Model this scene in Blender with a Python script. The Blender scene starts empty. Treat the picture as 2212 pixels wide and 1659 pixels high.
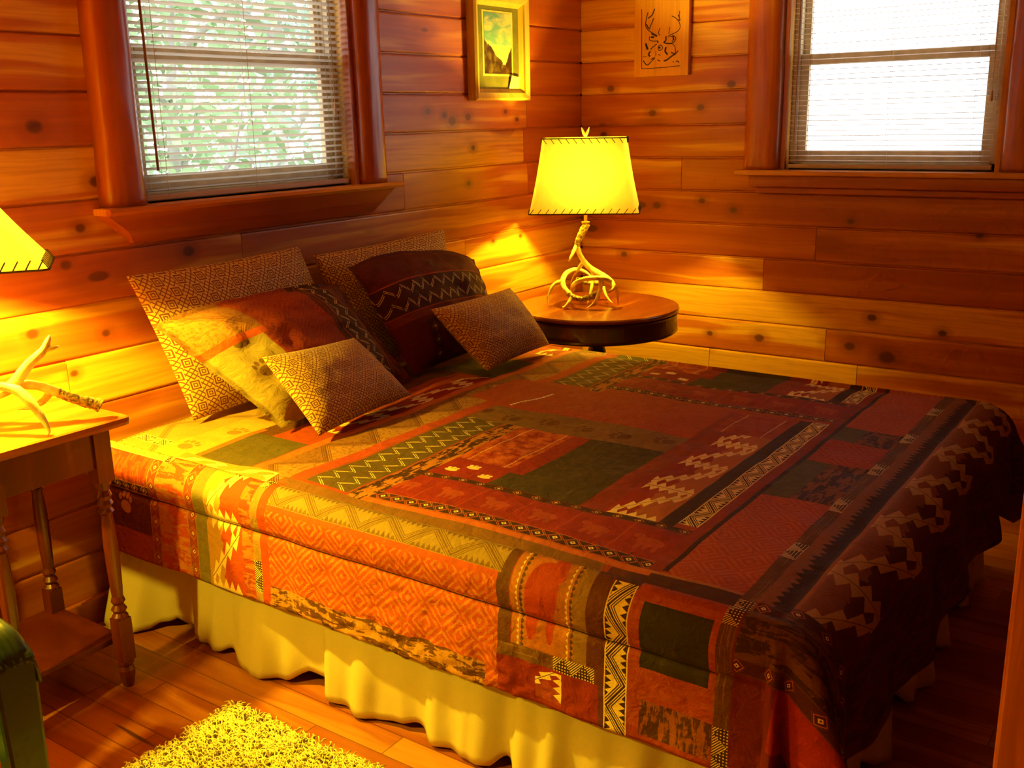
import bpy, bmesh, math, random
import numpy as np
from mathutils import Vector, Matrix, noise
random.seed(7); np.random.seed(7)
S = bpy.context.scene
COL = S.collection
PI = math.pi
# ------------------------------------------------------------------ camera
# world axes: x to the right along the headboard wall, y towards it, z up; the eye stands at (0, 0, 1.5)
CX = Vector((0.57308212, -0.8192121, -0.02164298))      # camera right
CD = Vector((-0.22092783, -0.12901066, -0.96671979))    # camera down
CF = Vector((0.78915637, 0.55879136, -0.25492045))      # camera forward
cam = bpy.data.cameras.new('camera'); camo = bpy.data.objects.new('camera', cam); COL.objects.link(camo)
M = Matrix.Identity(4)
for i in range(3):
    M[i][0] = CX[i]; M[i][1] = -CD[i]; M[i][2] = -CF[i]
M[2][3] = 1.5
camo.matrix_world = M
cam.sensor_fit = 'HORIZONTAL'; cam.sensor_width = 36; cam.lens = 2195 / 2212 * 36; cam.clip_start = 0.02
S.camera = camo
# ------------------------------------------------------------------ light and exposure
w = bpy.data.worlds.new('daylight'); S.world = w; w.use_nodes = True
bg = w.node_tree.nodes['Background']; bg.inputs[0].default_value = (0.93, 0.97, 1.0, 1); bg.inputs[1].default_value = 4.4
S.view_settings.view_transform = 'Standard'; S.view_settings.look = 'None'
S.view_settings.gamma = 1; S.view_settings.exposure = 0.0
BULB_RIGHT, BULB_LEFT, BULB_FLOOR = 64.0, 185.0, 150.0
BULB_COL = (1.0, 0.70, 0.022)
S.cycles.max_bounces = 5; S.cycles.diffuse_bounces = 3; S.cycles.glossy_bounces = 2; S.cycles.transmission_bounces = 4
S.cycles.use_adaptive_sampling = True; S.cycles.adaptive_threshold = 0.08; S.cycles.adaptive_min_samples = 20
S.cycles.transparent_max_bounces = 8; S.cycles.caustics_reflective = False; S.cycles.caustics_refractive = False
S.cycles.sample_clamp_indirect = 6.0; S.cycles.use_denoising = True

# ------------------------------------------------------------------ node expressions
class Tree:
    def __init__(s, name, rough=0.6):
        s.m = bpy.data.materials.new(name); s.m.use_nodes = True
        s.nt = s.m.node_tree; s.p = s.nt.nodes['Principled BSDF']; s.p.inputs['Roughness'].default_value = rough
        s.tc = None
    def node(s, t): return s.nt.nodes.new(t)
    def link(s, a, b): s.nt.links.new(a, b)
    def put(s, sock, v):
        if isinstance(v, E): v = v.s
        if isinstance(v, (int, float)): sock.default_value = v
        elif isinstance(v, (tuple, list)): sock.default_value = tuple(v) + ((1,) if len(v) == 3 and len(sock.default_value) == 4 else ())
        else: s.link(v, sock)
    def coords(s, kind='Object'):
        if s.tc is None: s.tc = s.node('ShaderNodeTexCoord')
        sp = s.node('ShaderNodeSeparateXYZ'); s.link(s.tc.outputs[kind], sp.inputs[0])
        return [E(s, o) for o in sp.outputs]
    def vec(s, x, y, z=0.0):
        n = s.node('ShaderNodeCombineXYZ')
        for i, v in enumerate((x, y, z)): s.put(n.inputs[i], v)
        return n.outputs[0]
    def math(s, op, a, b=None, c=None):
        n = s.node('ShaderNodeMath'); n.operation = op
        s.put(n.inputs[0], a)
        if b is not None: s.put(n.inputs[1], b)
        if c is not None: s.put(n.inputs[2], c)
        return E(s, n.outputs[0])
    def noise(s, v, scale=5, detail=2, rough=0.5, dist=0.0):
        n = s.node('ShaderNodeTexNoise'); s.link(v, n.inputs['Vector'])
        n.inputs['Scale'].default_value = scale; n.inputs['Detail'].default_value = detail
        n.inputs['Roughness'].default_value = rough; n.inputs['Distortion'].default_value = dist
        return E(s, n.outputs[0])
    def white(s, v):
        n = s.node('ShaderNodeTexWhiteNoise'); n.noise_dimensions = '3D'; s.link(v, n.inputs[0])
        return E(s, n.outputs[0])
    def mix(s, f, a, b, mode='MIX'):
        n = s.node('ShaderNodeMix'); n.data_type = 'RGBA'; n.blend_type = mode
        s.put(n.inputs[0], f); s.put(n.inputs[6], a); s.put(n.inputs[7], b)
        return n.outputs[2]
    def attr(s, name):
        n = s.node('ShaderNodeAttribute'); n.attribute_name = name
        return E(s, n.outputs['Fac'])
    def bump(s, h, strength=0.3, dist=0.01, normal=None):
        n = s.node('ShaderNodeBump'); n.inputs['Strength'].default_value = strength; n.inputs['Distance'].default_value = dist
        s.put(n.inputs['Height'], h)
        if normal is not None: s.link(normal, n.inputs['Normal'])
        return n.outputs[0]
class E:
    def __init__(s, t, k): s.t, s.s = t, k
    def __add__(s, o): return s.t.math('ADD', s, o)
    __radd__ = __add__
    def __sub__(s, o): return s.t.math('SUBTRACT', s, o)
    def __rsub__(s, o): return s.t.math('SUBTRACT', o, s)
    def __mul__(s, o): return s.t.math('MULTIPLY', s, o)
    __rmul__ = __mul__
    def __truediv__(s, o): return s.t.math('DIVIDE', s, o)
    def __lt__(s, o): return s.t.math('LESS_THAN', s, o)
    def __gt__(s, o): return s.t.math('GREATER_THAN', s, o)
    def abs(s): return s.t.math('ABSOLUTE', s)
    def frac(s): return s.t.math('FRACT', s)
    def floor(s): return s.t.math('FLOOR', s)
    def pp(s, k): return s.t.math('PINGPONG', s, k)
    def min(s, o): return s.t.math('MINIMUM', s, o)
    def max(s, o): return s.t.math('MAXIMUM', s, o)
    def sqrt(s): return s.t.math('SQRT', s)
    def sin(s): return s.t.math('SINE', s)
    def ramp(s, a, b):
        n = s.t.node('ShaderNodeMapRange'); n.interpolation_type = 'SMOOTHSTEP'
        s.t.put(n.inputs[0], s); n.inputs[1].default_value = a; n.inputs[2].default_value = b
        return E(s.t, n.outputs[0])

def simple(name, col, rough=0.6, bump=0.0, bscale=60, var=0.12, metal=0.0, coat=0.0):
    t = Tree(name, rough); x, y, z = t.coords(); v = t.vec(x, y, z)
    n = t.noise(v, bscale * 0.3, 3)
    c2 = tuple(c * (1 - var * 2) for c in col)
    t.put(t.p.inputs['Base Color'], t.mix(n.ramp(0.3, 0.7), c2, col))
    t.p.inputs['Metallic'].default_value = metal; t.p.inputs['Coat Weight'].default_value = coat
    if bump: t.put(t.p.inputs['Normal'], t.bump(t.noise(v, bscale, 3), bump, 0.004))
    return t.m

HEART, MID, SAP, DARK = (0.37, 0.066, 0.012), (0.50, 0.140, 0.020), (0.72, 0.36, 0.050), (0.09, 0.016, 0.007)
def wood(name, axis=0, tint=None, rough=0.42, knots=1.0, base=None, seed=0.0, coat=0.15, plank_attr=False, knot_list=(), across=1, gloss_bump=0.15):
    """pine: `axis` is the grain direction, `across` the other one the eye sees; tint 0 = red heartwood, 1 = pale sapwood"""
    t = Tree(name, rough); xyz = t.coords(); a, c = xyz[axis], xyz[across]
    o = xyz[3 - axis - across]
    k = t.attr('seed') * 37.0 + seed if plank_attr else seed
    wob = t.noise(t.vec(a * 1.6, c * 6.0, o * 6.0 + k), 1.0, 2) - 0.5
    c2 = c + wob * 0.06
    grain = t.noise(t.vec(a * 3.0, c2 * 90.0, o * 40.0 + k), 1.0, 4, 0.6)
    fig = t.noise(t.vec(a * 0.9, c2 * 14.0, o * 9.0 + k), 1.0, 2, 0.5)
    # knots: a jittered lattice, stretched along the board
    n = t.node('ShaderNodeTexVoronoi'); n.voronoi_dimensions = '3D'; n.inputs['Scale'].default_value = 1.0
    t.link(t.vec(a * 3.3, c * 7.5, k + 0.5), n.inputs['Vector'])
    kd = E(t, n.outputs['Distance'])
    sp = t.node('ShaderNodeSeparateColor'); t.link(n.outputs['Color'], sp.inputs[0])
    rnd = E(t, sp.outputs[0]); siz = E(t, sp.outputs[1])
    lim = (rnd > 0.66) * (siz * siz * 0.11 + 0.035)
    kn = (lim - kd + grain * 0.03).ramp(0.0, 0.06) * knots
    halo = (lim * 3.4 - kd).ramp(-0.05, 0.2) * knots
    for (ka, kc, r) in knot_list:
        dx = (a - ka) * 0.75; dz = c - kc
        d = (dx * dx + dz * dz).sqrt() + wob * 0.012
        kn = kn.max((r - d).ramp(-0.003, r * 0.5)); halo = halo.max((r * 2.2 - d).ramp(-0.01, r) * 0.8)
    if plank_attr: tt = t.attr('tint')
    else: tt = 0.4 if tint is None else tint
    b = (fig - 0.5) * 1.8 + tt
    sap = b.ramp(0.42, 0.60)
    if base: H_, M_, S_, D_ = base
    else: H_, M_, S_, D_ = HEART, MID, SAP, DARK
    colr = t.mix(b.ramp(-0.1, 0.45), H_, M_)
    colr = t.mix(sap, colr, S_)
    colr = t.mix((grain.ramp(0.35, 0.75)) * 0.35, colr, tuple(q * 0.45 for q in M_))
    colr = t.mix(halo * 0.5, colr, tuple(q * 0.6 for q in H_))
    colr = t.mix(kn * 0.85, colr, D_)
    t.put(t.p.inputs['Base Color'], colr)
    t.p.inputs['Coat Weight'].default_value = coat; t.p.inputs['Coat Roughness'].default_value = 0.3
    t.put(t.p.inputs['Normal'], t.bump(grain, gloss_bump, 0.003))
    return t.m

# ------------------------------------------------------------------ mesh helpers
def tag(o, label=None, cat=None, group=None, kind=None):
    if label: o['label'] = label
    if cat: o['category'] = cat
    if group: o['group'] = group
    if kind: o['kind'] = kind
    return o
def thing(name, label, cat, loc=(0, 0, 0), rz=0.0, group=None):
    o = bpy.data.objects.new(name, None); COL.objects.link(o); o.location = loc; o.rotation_euler.z = rz
    o.empty_display_size = 0.1
    return tag(o, label, cat, group)
def obj(name, V, F, mats, parent=None, smooth=False, uv=None, midx=None, label=None, fattr=None, bevel=0, kind=None, sub=0, solid=0):
    me = bpy.data.meshes.new(name)
    V = np.asarray(V, dtype=np.float64).reshape(-1, 3)
    me.from_pydata(V.tolist(), [], [tuple(int(i) for i in f) for f in F])
    if not isinstance(mats, (list, tuple)): mats = [mats]
    for m in mats: me.materials.append(m)
    n = len(me.polygons)
    if midx is not None: me.polygons.foreach_set('material_index', np.asarray(midx, dtype=np.int32))
    if smooth: me.polygons.foreach_set('use_smooth', np.ones(n, dtype=bool))
    if uv is not None:
        l = me.uv_layers.new(name='UVMap'); li = np.empty(len(me.loops), dtype=np.int32); me.loops.foreach_get('vertex_index', li)
        l.data.foreach_set('uv', np.asarray(uv, dtype=np.float32)[li].ravel())
    if fattr:
        for k, vals in fattr.items():
            at = me.attributes.new(k, 'FLOAT', 'FACE'); at.data.foreach_set('value', np.asarray(vals, dtype=np.float32))
    me.update()
    o = bpy.data.objects.new(name, me); COL.objects.link(o)
    if parent is not None: o.parent = parent
    if label: o['label'] = label
    if kind: o['kind'] = kind
    if bevel:
        b = o.modifiers.new('bevel', 'BEVEL'); b.width = bevel; b.segments = 2; b.limit_method = 'ANGLE'; b.angle_limit = 0.6
    if solid:
        b = o.modifiers.new('thickness', 'SOLIDIFY'); b.thickness = solid; b.offset = -1
    if sub:
        b = o.modifiers.new('smooth', 'SUBSURF'); b.levels = sub; b.render_levels = sub
    return o
class MB:
    def __init__(s): s.V = []; s.F = []; s.att = {}
    def add(s, V, F, **att):
        k = len(s.V); s.V += [tuple(v) for v in V]; s.F += [tuple(i + k for i in f) for f in F]
        for a, v in att.items(): s.att.setdefault(a, []).extend([v] * len(F))
        return s
    def box(s, x0, x1, y0, y1, z0, z1, **att):
        V = [(x, y, z) for x in (x0, x1) for y in (y0, y1) for z in (z0, z1)]
        return s.add(V, [(0, 1, 3, 2), (4, 6, 7, 5), (0, 4, 5, 1), (2, 3, 7, 6), (0, 2, 6, 4), (1, 5, 7, 3)], **att)
    def lathe(s, prof, n=20, cx=0, cy=0, caps=True):
        V = [(cx + r * math.cos(2 * PI * i / n), cy + r * math.sin(2 * PI * i / n), z) for r, z in prof for i in range(n)]
        F = [(j * n + i, j * n + (i + 1) % n, (j + 1) * n + (i + 1) % n, (j + 1) * n + i) for j in range(len(prof) - 1) for i in range(n)]
        if caps: F += [tuple(range(n - 1, -1, -1)), tuple((len(prof) - 1) * n + i for i in range(n))]
        return s.add(V, F)
    def tube(s, pts, rad, n=8, caps=True, flat=1.0):
        pts = [Vector(p) for p in pts]
        if isinstance(rad, (int, float)): rad = [rad] * len(pts)
        V = []; up = None
        for i, p in enumerate(pts):
            d = (pts[min(i + 1, len(pts) - 1)] - pts[max(i - 1, 0)]).normalized()
            if up is None: up = Vector((0, 0, 1)) if abs(d.z) < 0.9 else Vector((1, 0, 0))
            a = d.cross(up)
            if a.length < 1e-5: a = d.cross(Vector((0.3, 1, 0.2)))
            a.normalize(); b = a.cross(d).normalized(); up = b
            for k in range(n):
                t = 2 * PI * k / n
                V.append(p + (a * math.cos(t) + b * math.sin(t) * flat) * rad[i])
        m = len(pts)
        F = [(j * n + k, j * n + (k + 1) % n, (j + 1) * n + (k + 1) % n, (j + 1) * n + k) for j in range(m - 1) for k in range(n)]
        if caps: F += [tuple(range(n - 1, -1, -1)), tuple((m - 1) * n + k for k in range(n))]
        return s.add(V, F)
    def prism(s, prof, axis, a0, a1, **att):
        """extrude a closed 2-D profile along an axis (0 x, 1 y, 2 z); profile coordinates are the other two in order"""
        n = len(prof); V = []
        for a in (a0, a1):
            for p, q in prof:
                v = [p, q]; v.insert(axis, a); V.append(v)
        F = [tuple(range(n)), tuple(range(2 * n - 1, n - 1, -1))] + [(i, i + n, (i + 1) % n + n, (i + 1) % n) for i in range(n)]
        return s.add(V, F, **att)
    def build(s, name, mat, parent=None, **kw):
        if s.att: kw['fattr'] = s.att
        o = obj(name, s.V, s.F, mat, parent, **kw)
        bm = bmesh.new(); bm.from_mesh(o.data); bmesh.ops.recalc_face_normals(bm, faces=bm.faces); bm.to_mesh(o.data); bm.free()
        return o
def smooth_path(P, k=5):
    """Catmull-Rom through points (x, y, z, radius)"""
    P = [np.array(p, float) for p in P]; Q = [2 * P[0] - P[1]] + P + [2 * P[-1] - P[-2]]; out = []
    for i in range(1, len(Q) - 2):
        for j in range(k):
            t = j / k
            out.append(0.5 * (2 * Q[i] + (Q[i + 1] - Q[i - 1]) * t + (2 * Q[i - 1] - 5 * Q[i] + 4 * Q[i + 1] - Q[i + 2]) * t * t + (3 * Q[i] - Q[i - 1] - 3 * Q[i + 1] + Q[i + 2]) * t ** 3))
    out.append(P[-1]); return out

# ------------------------------------------------------------------ room shell
YW, XW = 2.75, 4.54              # headboard wall plane, right wall plane
XL, YF, ZC = -0.9, -1.3, 2.45    # the walls behind the eye, the ceiling
P0, PH = 1.29, 0.1525            # a course line and the course height
KB = [(1.79, 1.34, .018), (1.62, 1.50, .022), (1.66, 1.11, .016), (1.72, 1.21, .015), (2.09, 1.10, .018), (1.53, .93, .016),
      (1.76, .89, .014), (1.64, .79, .012), (3.33, 1.525, .016), (3.44, 1.51, .014), (3.49, 1.485, .02), (3.6, 1.50, .016), (3.88, 1.52, .012), (3.97, 1.485, .011),
      (3.63, 1.37, .013), (3.59, 1.22, .012), (3.76, .95, .012), (3.98, .95, .010), (3.06, .99, .02), (2.28, 1.0, .02)]
KR = [(1.767, .453, .021), (1.34, .46, .022), (1.174, .428, .032), (2.02, .45, .014), (2.5, .81, .018), (1.25, .60, .016), (0.95, .56, .015),
      (2.32, 1.06, .02), (2.08, 1.09, .016), (1.92, 1.05, .02), (1.37, 1.02, .013), (.84, .98, .013), (2.62, 1.40, .016), (2.35, 1.50, .018), (2.1, 1.52, .016), (1.95, 1.62, .02), (2.58, 1.62, .02), (1.2, .2, .03)]
wall_wood_x = wood('cedar_boards_x', 0, plank_attr=True, across=2, knot_list=KB)
wall_wood_y = wood('cedar_boards_y', 1, plank_attr=True, across=2, knot_list=KR)
def plank_wall(name, axis, lo, hi, plane, inward, holes, tints, breaks, mat):
    """courses of boards with a rounded tongue groove; holes = [(a0, a1, z0, z1)] along the wall"""
    mb = MB(); k0 = math.floor((0 - P0) / PH); k = k0
    g, dep = 0.006, 0.007
    while True:
        z0 = P0 + k * PH; z1 = z0 + PH
        if z0 > ZC: break
        z0c, z1c = max(z0, -0.02), min(z1, ZC + 0.02)
        cuts = [lo] + sorted(b for b in breaks.get(k, [])) + [hi]
        for a0, a1 in zip(cuts[:-1], cuts[1:]):
            sd = random.random(); tl = tints(k, (a0 + a1) / 2)
            spans = [(a0, a1)]
            for (h0, h1, y0, y1) in holes:
                zz = sorted({z0c, z1c, *[q for q in (y0, y1) if z0c < q < z1c]})
                if y1 <= z0c or y0 >= z1c: continue
                # only whole-board height cuts: the casing and sill hide the ragged edge
                ns = []
                for s0, s1 in spans:
                    if s1 <= h0 or s0 >= h1: ns.append((s0, s1)); continue
                    if s0 < h0: ns.append((s0, h0))
                    if s1 > h1: ns.append((h1, s1))
                    if z0c < y0: mbseg(mb, axis, max(s0, h0), min(s1, h1), z0c, y0, plane, inward, g, dep, tl, sd)
                    if z1c > y1: mbseg(mb, axis, max(s0, h0), min(s1, h1), y1, z1c, plane, inward, g, dep, tl, sd)
                spans = ns
            for s0, s1 in spans: mbseg(mb, axis, s0, s1, z0c, z1c, plane, inward, g, dep, tl, sd)
        k += 1
    return mb.build(name, mat, kind='structure')
def mbseg(mb, axis, a0, a1, z0, z1, plane, inward, g, dep, tint, sd):
    e = 0.0012
    prof = [(plane - inward * 0.02, z0), (plane - inward * dep, z0), (plane - inward * dep, z0 + g * .4), (plane - inward * 0.001, z0 + g), (plane, z0 + g * 1.8),
            (plane, z1 - g * 1.8), (plane - inward * 0.001, z1 - g), (plane - inward * dep, z1 - g * .4), (plane - inward * dep, z1), (plane - inward * 0.02, z1)]
    mb.prism(prof, axis, a0 + e, a1 - e, tint=tint, seed=sd)
def tb(k, a):
    T = {4: .36, 3: .40, 2: .36, 1: .34, 0: .66, -1: .30, -2: .42, -3: .46, -4: .48, -5: .34, -6: .3, -7: .35, -8: .3, -9: .2}
    R = {4: .75, 3: .8, 2: .75, 1: .70, 0: .5, -1: .45, -2: .35, -3: .55, -4: .6, -5: .6, -6: .4}
    if a > 3.0: return R.get(k, .4) if a < 4.05 else .16
    return T.get(k, .3)
def tr(k, a):
    if k == -4: return .52 if a > 1.75 else .12
    if k == -5: return .66
    if k == -6: return .52 if a > 1.5 else .30
    if k == -7: return .82 if a > 1.15 else .5
    D = {4: .6, 3: .5, 2: .36, 1: .22, 0: .3, -1: .32, -2: .2, -3: .36, -8: .3}
    if a > 2.2 and k > 0: return .2
    return D.get(k, .3)
HB = [(1.93, 2.885, 1.262, 2.30)]; HR = [(0.79, 1.70, 1.240, 2.30)]
plank_wall('wall_back', 0, XL, XW, YW, -1, HB, tb, {-1: [3.16, 4.05], -2: [2.31], -4: [1.62], -3: [3.55], -6: [1.75, 3.4], 1: [4.05], 2: [4.05], 0: [4.02], 3: [4.05], 4: [4.05]}, wall_wood_x)
plank_wall('wall_right', 1, YF, YW, XW, -1, HR, tr, {-1: [2.19], -3: [1.52], -4: [1.76], -7: [2.02, 1.3], -6: [1.45], -2: [0.4]}, wall_wood_y)
plank_wall('wall_front', 0, XL, XW, YF, 1, [], lambda k, a: .4, {}, wood('cedar_boards_front', 0, plank_attr=True, across=2))
plank_wall('wall_left', 1, YF, YW, XL, 1, [], lambda k, a: .4, {}, wood('cedar_boards_left', 1, plank_attr=True, across=2))
# outer shell so that no daylight leaks between the boards
sh = simple('outer_sheathing', (0.2, 0.12, 0.06), 0.9)
def shell(name, axis, lo, hi, p0, p1, holes):
    mb = MB()
    def bx(a0, a1, z0, z1):
        if axis == 0: mb.box(a0, a1, p0, p1, z0, z1)
        else: mb.box(p0, p1, a0, a1, z0, z1)
    cur = lo
    for h0, h1, z0, z1 in holes:
        bx(cur, h0, -0.1, ZC + .1); bx(h0, h1, -0.1, z0); bx(h0, h1, z1, ZC + .1); cur = h1
    bx(cur, hi, -0.1, ZC + .1)
    return mb.build(name, sh, kind='structure')
shell('wall_back_outer', 0, XL - .2, XW + .2, YW + .02, YW + .14, HB)
shell('wall_right_outer', 1, YF - .2, YW + .02, XW + .02, XW + .14, HR)
shell('wall_front_outer', 0, XL - .2, XW + .2, YF - .14, YF - .02, [])
shell('wall_left_outer', 1, YF - .2, YW + .2, XL - .14, XL - .02, [])
tag(MB().box(XL - .2, XW + .2, YF - .2, YW + .2, ZC, ZC + .1).build('ceiling', wood('ceiling_pine', 0, .55)), kind='structure')

# floor: narrow boards running along the bed
def floor_mat():
    t = Tree('oak_floor', 0.32); x, y, z = t.coords(); W = 0.083
    k = (x / W).floor(); fx = (x / W).frac()
    off = t.white(t.vec(k, 3.1, 0.5)); L = (y / 1.1 + off * 7.0); j = L.floor(); fy = L.frac()
    r = t.white(t.vec(k, j, 1.7)); r2 = t.white(t.vec(k, j, 9.3))
    wob = t.noise(t.vec(x * 7.0, y * 1.5, r * 30.0), 1.0, 2) - 0.5
    grain = t.noise(t.vec(x * 110.0 + wob * 14.0, y * 3.5, r * 50.0), 1.0, 4, 0.6)
    fig = t.noise(t.vec(x * 16.0 + wob * 3.0, y * 1.1, r * 50.0), 1.0, 2)
    c = t.mix(r, (0.42, 0.13, 0.028), (0.62, 0.25, 0.05))
    c = t.mix((fig + r2 * 0.25).ramp(0.5, 0.72), c, (0.34, 0.085, 0.02))
    c = t.mix(grain.ramp(0.45, 0.8) * 0.5, c, (0.2, 0.05, 0.014))
    streak = t.noise(t.vec(x * 22.0, y * 2.2, 4.0), 1.0, 2).ramp(0.69, 0.76)
    c = t.mix(streak * 0.85, c, (0.05, 0.014, 0.006))
    gap = (fx < 0.02).max(fx > 0.98).max((fy - 0.5).abs() > 0.4985)
    c = t.mix(gap * 0.7, c, (0.08, 0.02, 0.008))
    t.put(t.p.inputs['Base Color'], c); t.p.inputs['Coat Weight'].default_value = 0.3; t.p.inputs['Coat Roughness'].default_value = 0.2
    t.put(t.p.inputs['Normal'], t.bump(grain * 0.3 - gap, 0.25, 0.002))
    return t.m
tag(MB().box(XL - .1, XW + .1, YF - .1, YW + .1, -0.08, 0).build('floor', floor_mat()), kind='structure')

trim_x = wood('trim_cedar_x', 0, .25, across=2, seed=3.0); trim_z = wood('trim_cedar_z', 2, .12, across=0, seed=5.0, knots=.6)
trim_y = wood('trim_cedar_y', 1, .34, across=2, seed=8.0); trim_zr = wood('trim_cedar_zr', 2, .25, across=1, seed=11.0)
MB().box(XL, XW, YW - .018, YW, 0, .085).build('baseboard_back', trim_x, kind='structure', bevel=.004)
MB().box(XW - .018, XW, YF, YW, 0, .085).build('baseboard_right', trim_y, kind='structure', bevel=.004)
def slab_log(name, axis, a0, a1, z0, z1, plane, depth, mat, seed, live=0.012, n=60, m=12):
    """half-round slab casing with a wavy live edge; stands proud of `plane` towards the room"""
    V = []; F = []
    for i in range(n + 1):
        z = z0 + (z1 - z0) * i / n
        e0 = live * (noise.noise(Vector((seed, z * 3.0, 0))) + .5 * noise.noise(Vector((seed, z * 9, 3)))); e1 = live * .6 * noise.noise(Vector((seed + 9, z * 3, 0)))
        for j in range(m + 1):
            t = j / m; a = a0 + e0 + (a1 + e1 - a0 - e0) * t
            d = depth * (1 - abs(2 * t - 1) ** 3.2) ** .55 + .002 * noise.noise(Vector((a * 30, z * 6, seed)))
            q = plane - max(d, 0.0)
            V.append((a, q, z) if axis == 0 else (q, a, z))
    for i in range(n):
        for j in range(m):
            p = i * (m + 1) + j; F.append((p, p + 1, p + m + 2, p + m + 1))
    b = [i * (m + 1) for i in range(n + 1)] + [i * (m + 1) + m for i in range(n, -1, -1)]
    F.append(tuple(b)); F.append(tuple(range(m, -1, -1))); F.append(tuple(n * (m + 1) + j for j in range(m + 1)))
    mb = MB(); mb.add(V, F)
    o = mb.build(name, mat, kind='structure', smooth=True)
    return o
red_log = wood('red_cedar_log', 2, -.05, across=0, seed=21.0, knots=.5, rough=.3, coat=.4)
slab_log('trim_1', 0, 1.797, 1.945, 1.263, 2.35, YW, .055, red_log, 1.3)
slab_log('trim_2', 0, 2.892, 3.035, 1.263, 2.35, YW, .055, red_log, 6.1, live=.006)
zr_log = wood('cedar_casing_r', 2, .3, across=1, seed=31.0, knots=.9)
slab_log('trim_3', 1, 1.70, 1.875, 1.240, 2.35, XW, .045, zr_log, 2.7, live=.004)
slab_log('trim_4', 1, 0.60, 0.79, 1.240, 2.35, XW, .045, zr_log, 4.4, live=.006)
# sills and aprons
sill_pale = wood('sill_pale_pine', 0, .62, across=1, seed=14.0); apron_m = wood('apron_cedar', 0, -.1, across=2, seed=17.0)
sr = MB(); sr.prism([(YW + .10, 1.262), (2.668, 1.262), (2.66, 1.252), (2.668, 1.242), (YW + .10, 1.242)], 0, 1.768, 3.062); sr.build('trim_5', sill_pale, kind='structure')
ap = MB(); ap.add([(1.775, YW, 1.242), (3.045, YW, 1.242), (2.95, YW, 1.15), (1.88, YW, 1.15),
                   (1.775, 2.69, 1.242), (3.045, 2.69, 1.242), (2.98, 2.71, 1.19), (1.85, 2.71, 1.19), (2.95, 2.73, 1.15), (1.88, 2.73, 1.15)],
                  [(4, 5, 6, 7), (7, 6, 8, 9), (0, 4, 7, 9, 3), (1, 2, 8, 6, 5), (0, 1, 5, 4), (3, 9, 8, 2), (0, 3, 2, 1)])
ap.build('trim_6', apron_m, kind='structure')
sill_r = wood('sill_pine_r', 1, .85, across=0, seed=24.0); apron_r = wood('apron_cedar_r', 1, .25, across=2, seed=27.0)
mb = MB(); mb.box(4.445, XW + .10, 0.5, 1.885, 1.218, 1.240); mb.build('trim_7', sill_r, kind='structure', bevel=.005)
mb = MB(); mb.box(4.485, XW, 0.52, 1.83, 1.165, 1.218); mb.box(4.505, XW, 0.52, 1.80, 1.135, 1.165); mb.build('trim_8', apron_r, kind='structure', bevel=.006)
# jambs (boards lining the openings)
jm = wood('jamb_pine', 2, .5, across=1, seed=41.0); jmr = wood('jamb_pine_r', 2, .45, across=0, seed=43.0)
mb = MB(); mb.box(1.925, 1.945, YW - .002, YW + .13, 1.262, 2.30); mb.box(2.873, 2.893, YW - .012, YW + .13, 1.262, 2.30); mb.box(1.925, 2.893, YW, YW + .13, 2.28, 2.30); mb.build('trim_9', jm, kind='structure')
mb = MB(); mb.box(XW - .002, XW + .13, 1.682, 1.702, 1.240, 2.30); mb.box(XW - .002, XW + .13, .788, .808, 1.240, 2.30); mb.box(XW, XW + .13, .788, 1.702, 2.28, 2.30); mb.build('trim_10', jmr, kind='structure')
# the open door leaf close to the eye at the right edge of the view
mb = MB(); mb.box(1.292, 1.332, -.66, 0.163, .012, 2.08)
mb.build('door_1', wood('door_pine', 2, .85, across=1, seed=53.0), kind='structure', bevel=.006)

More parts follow.
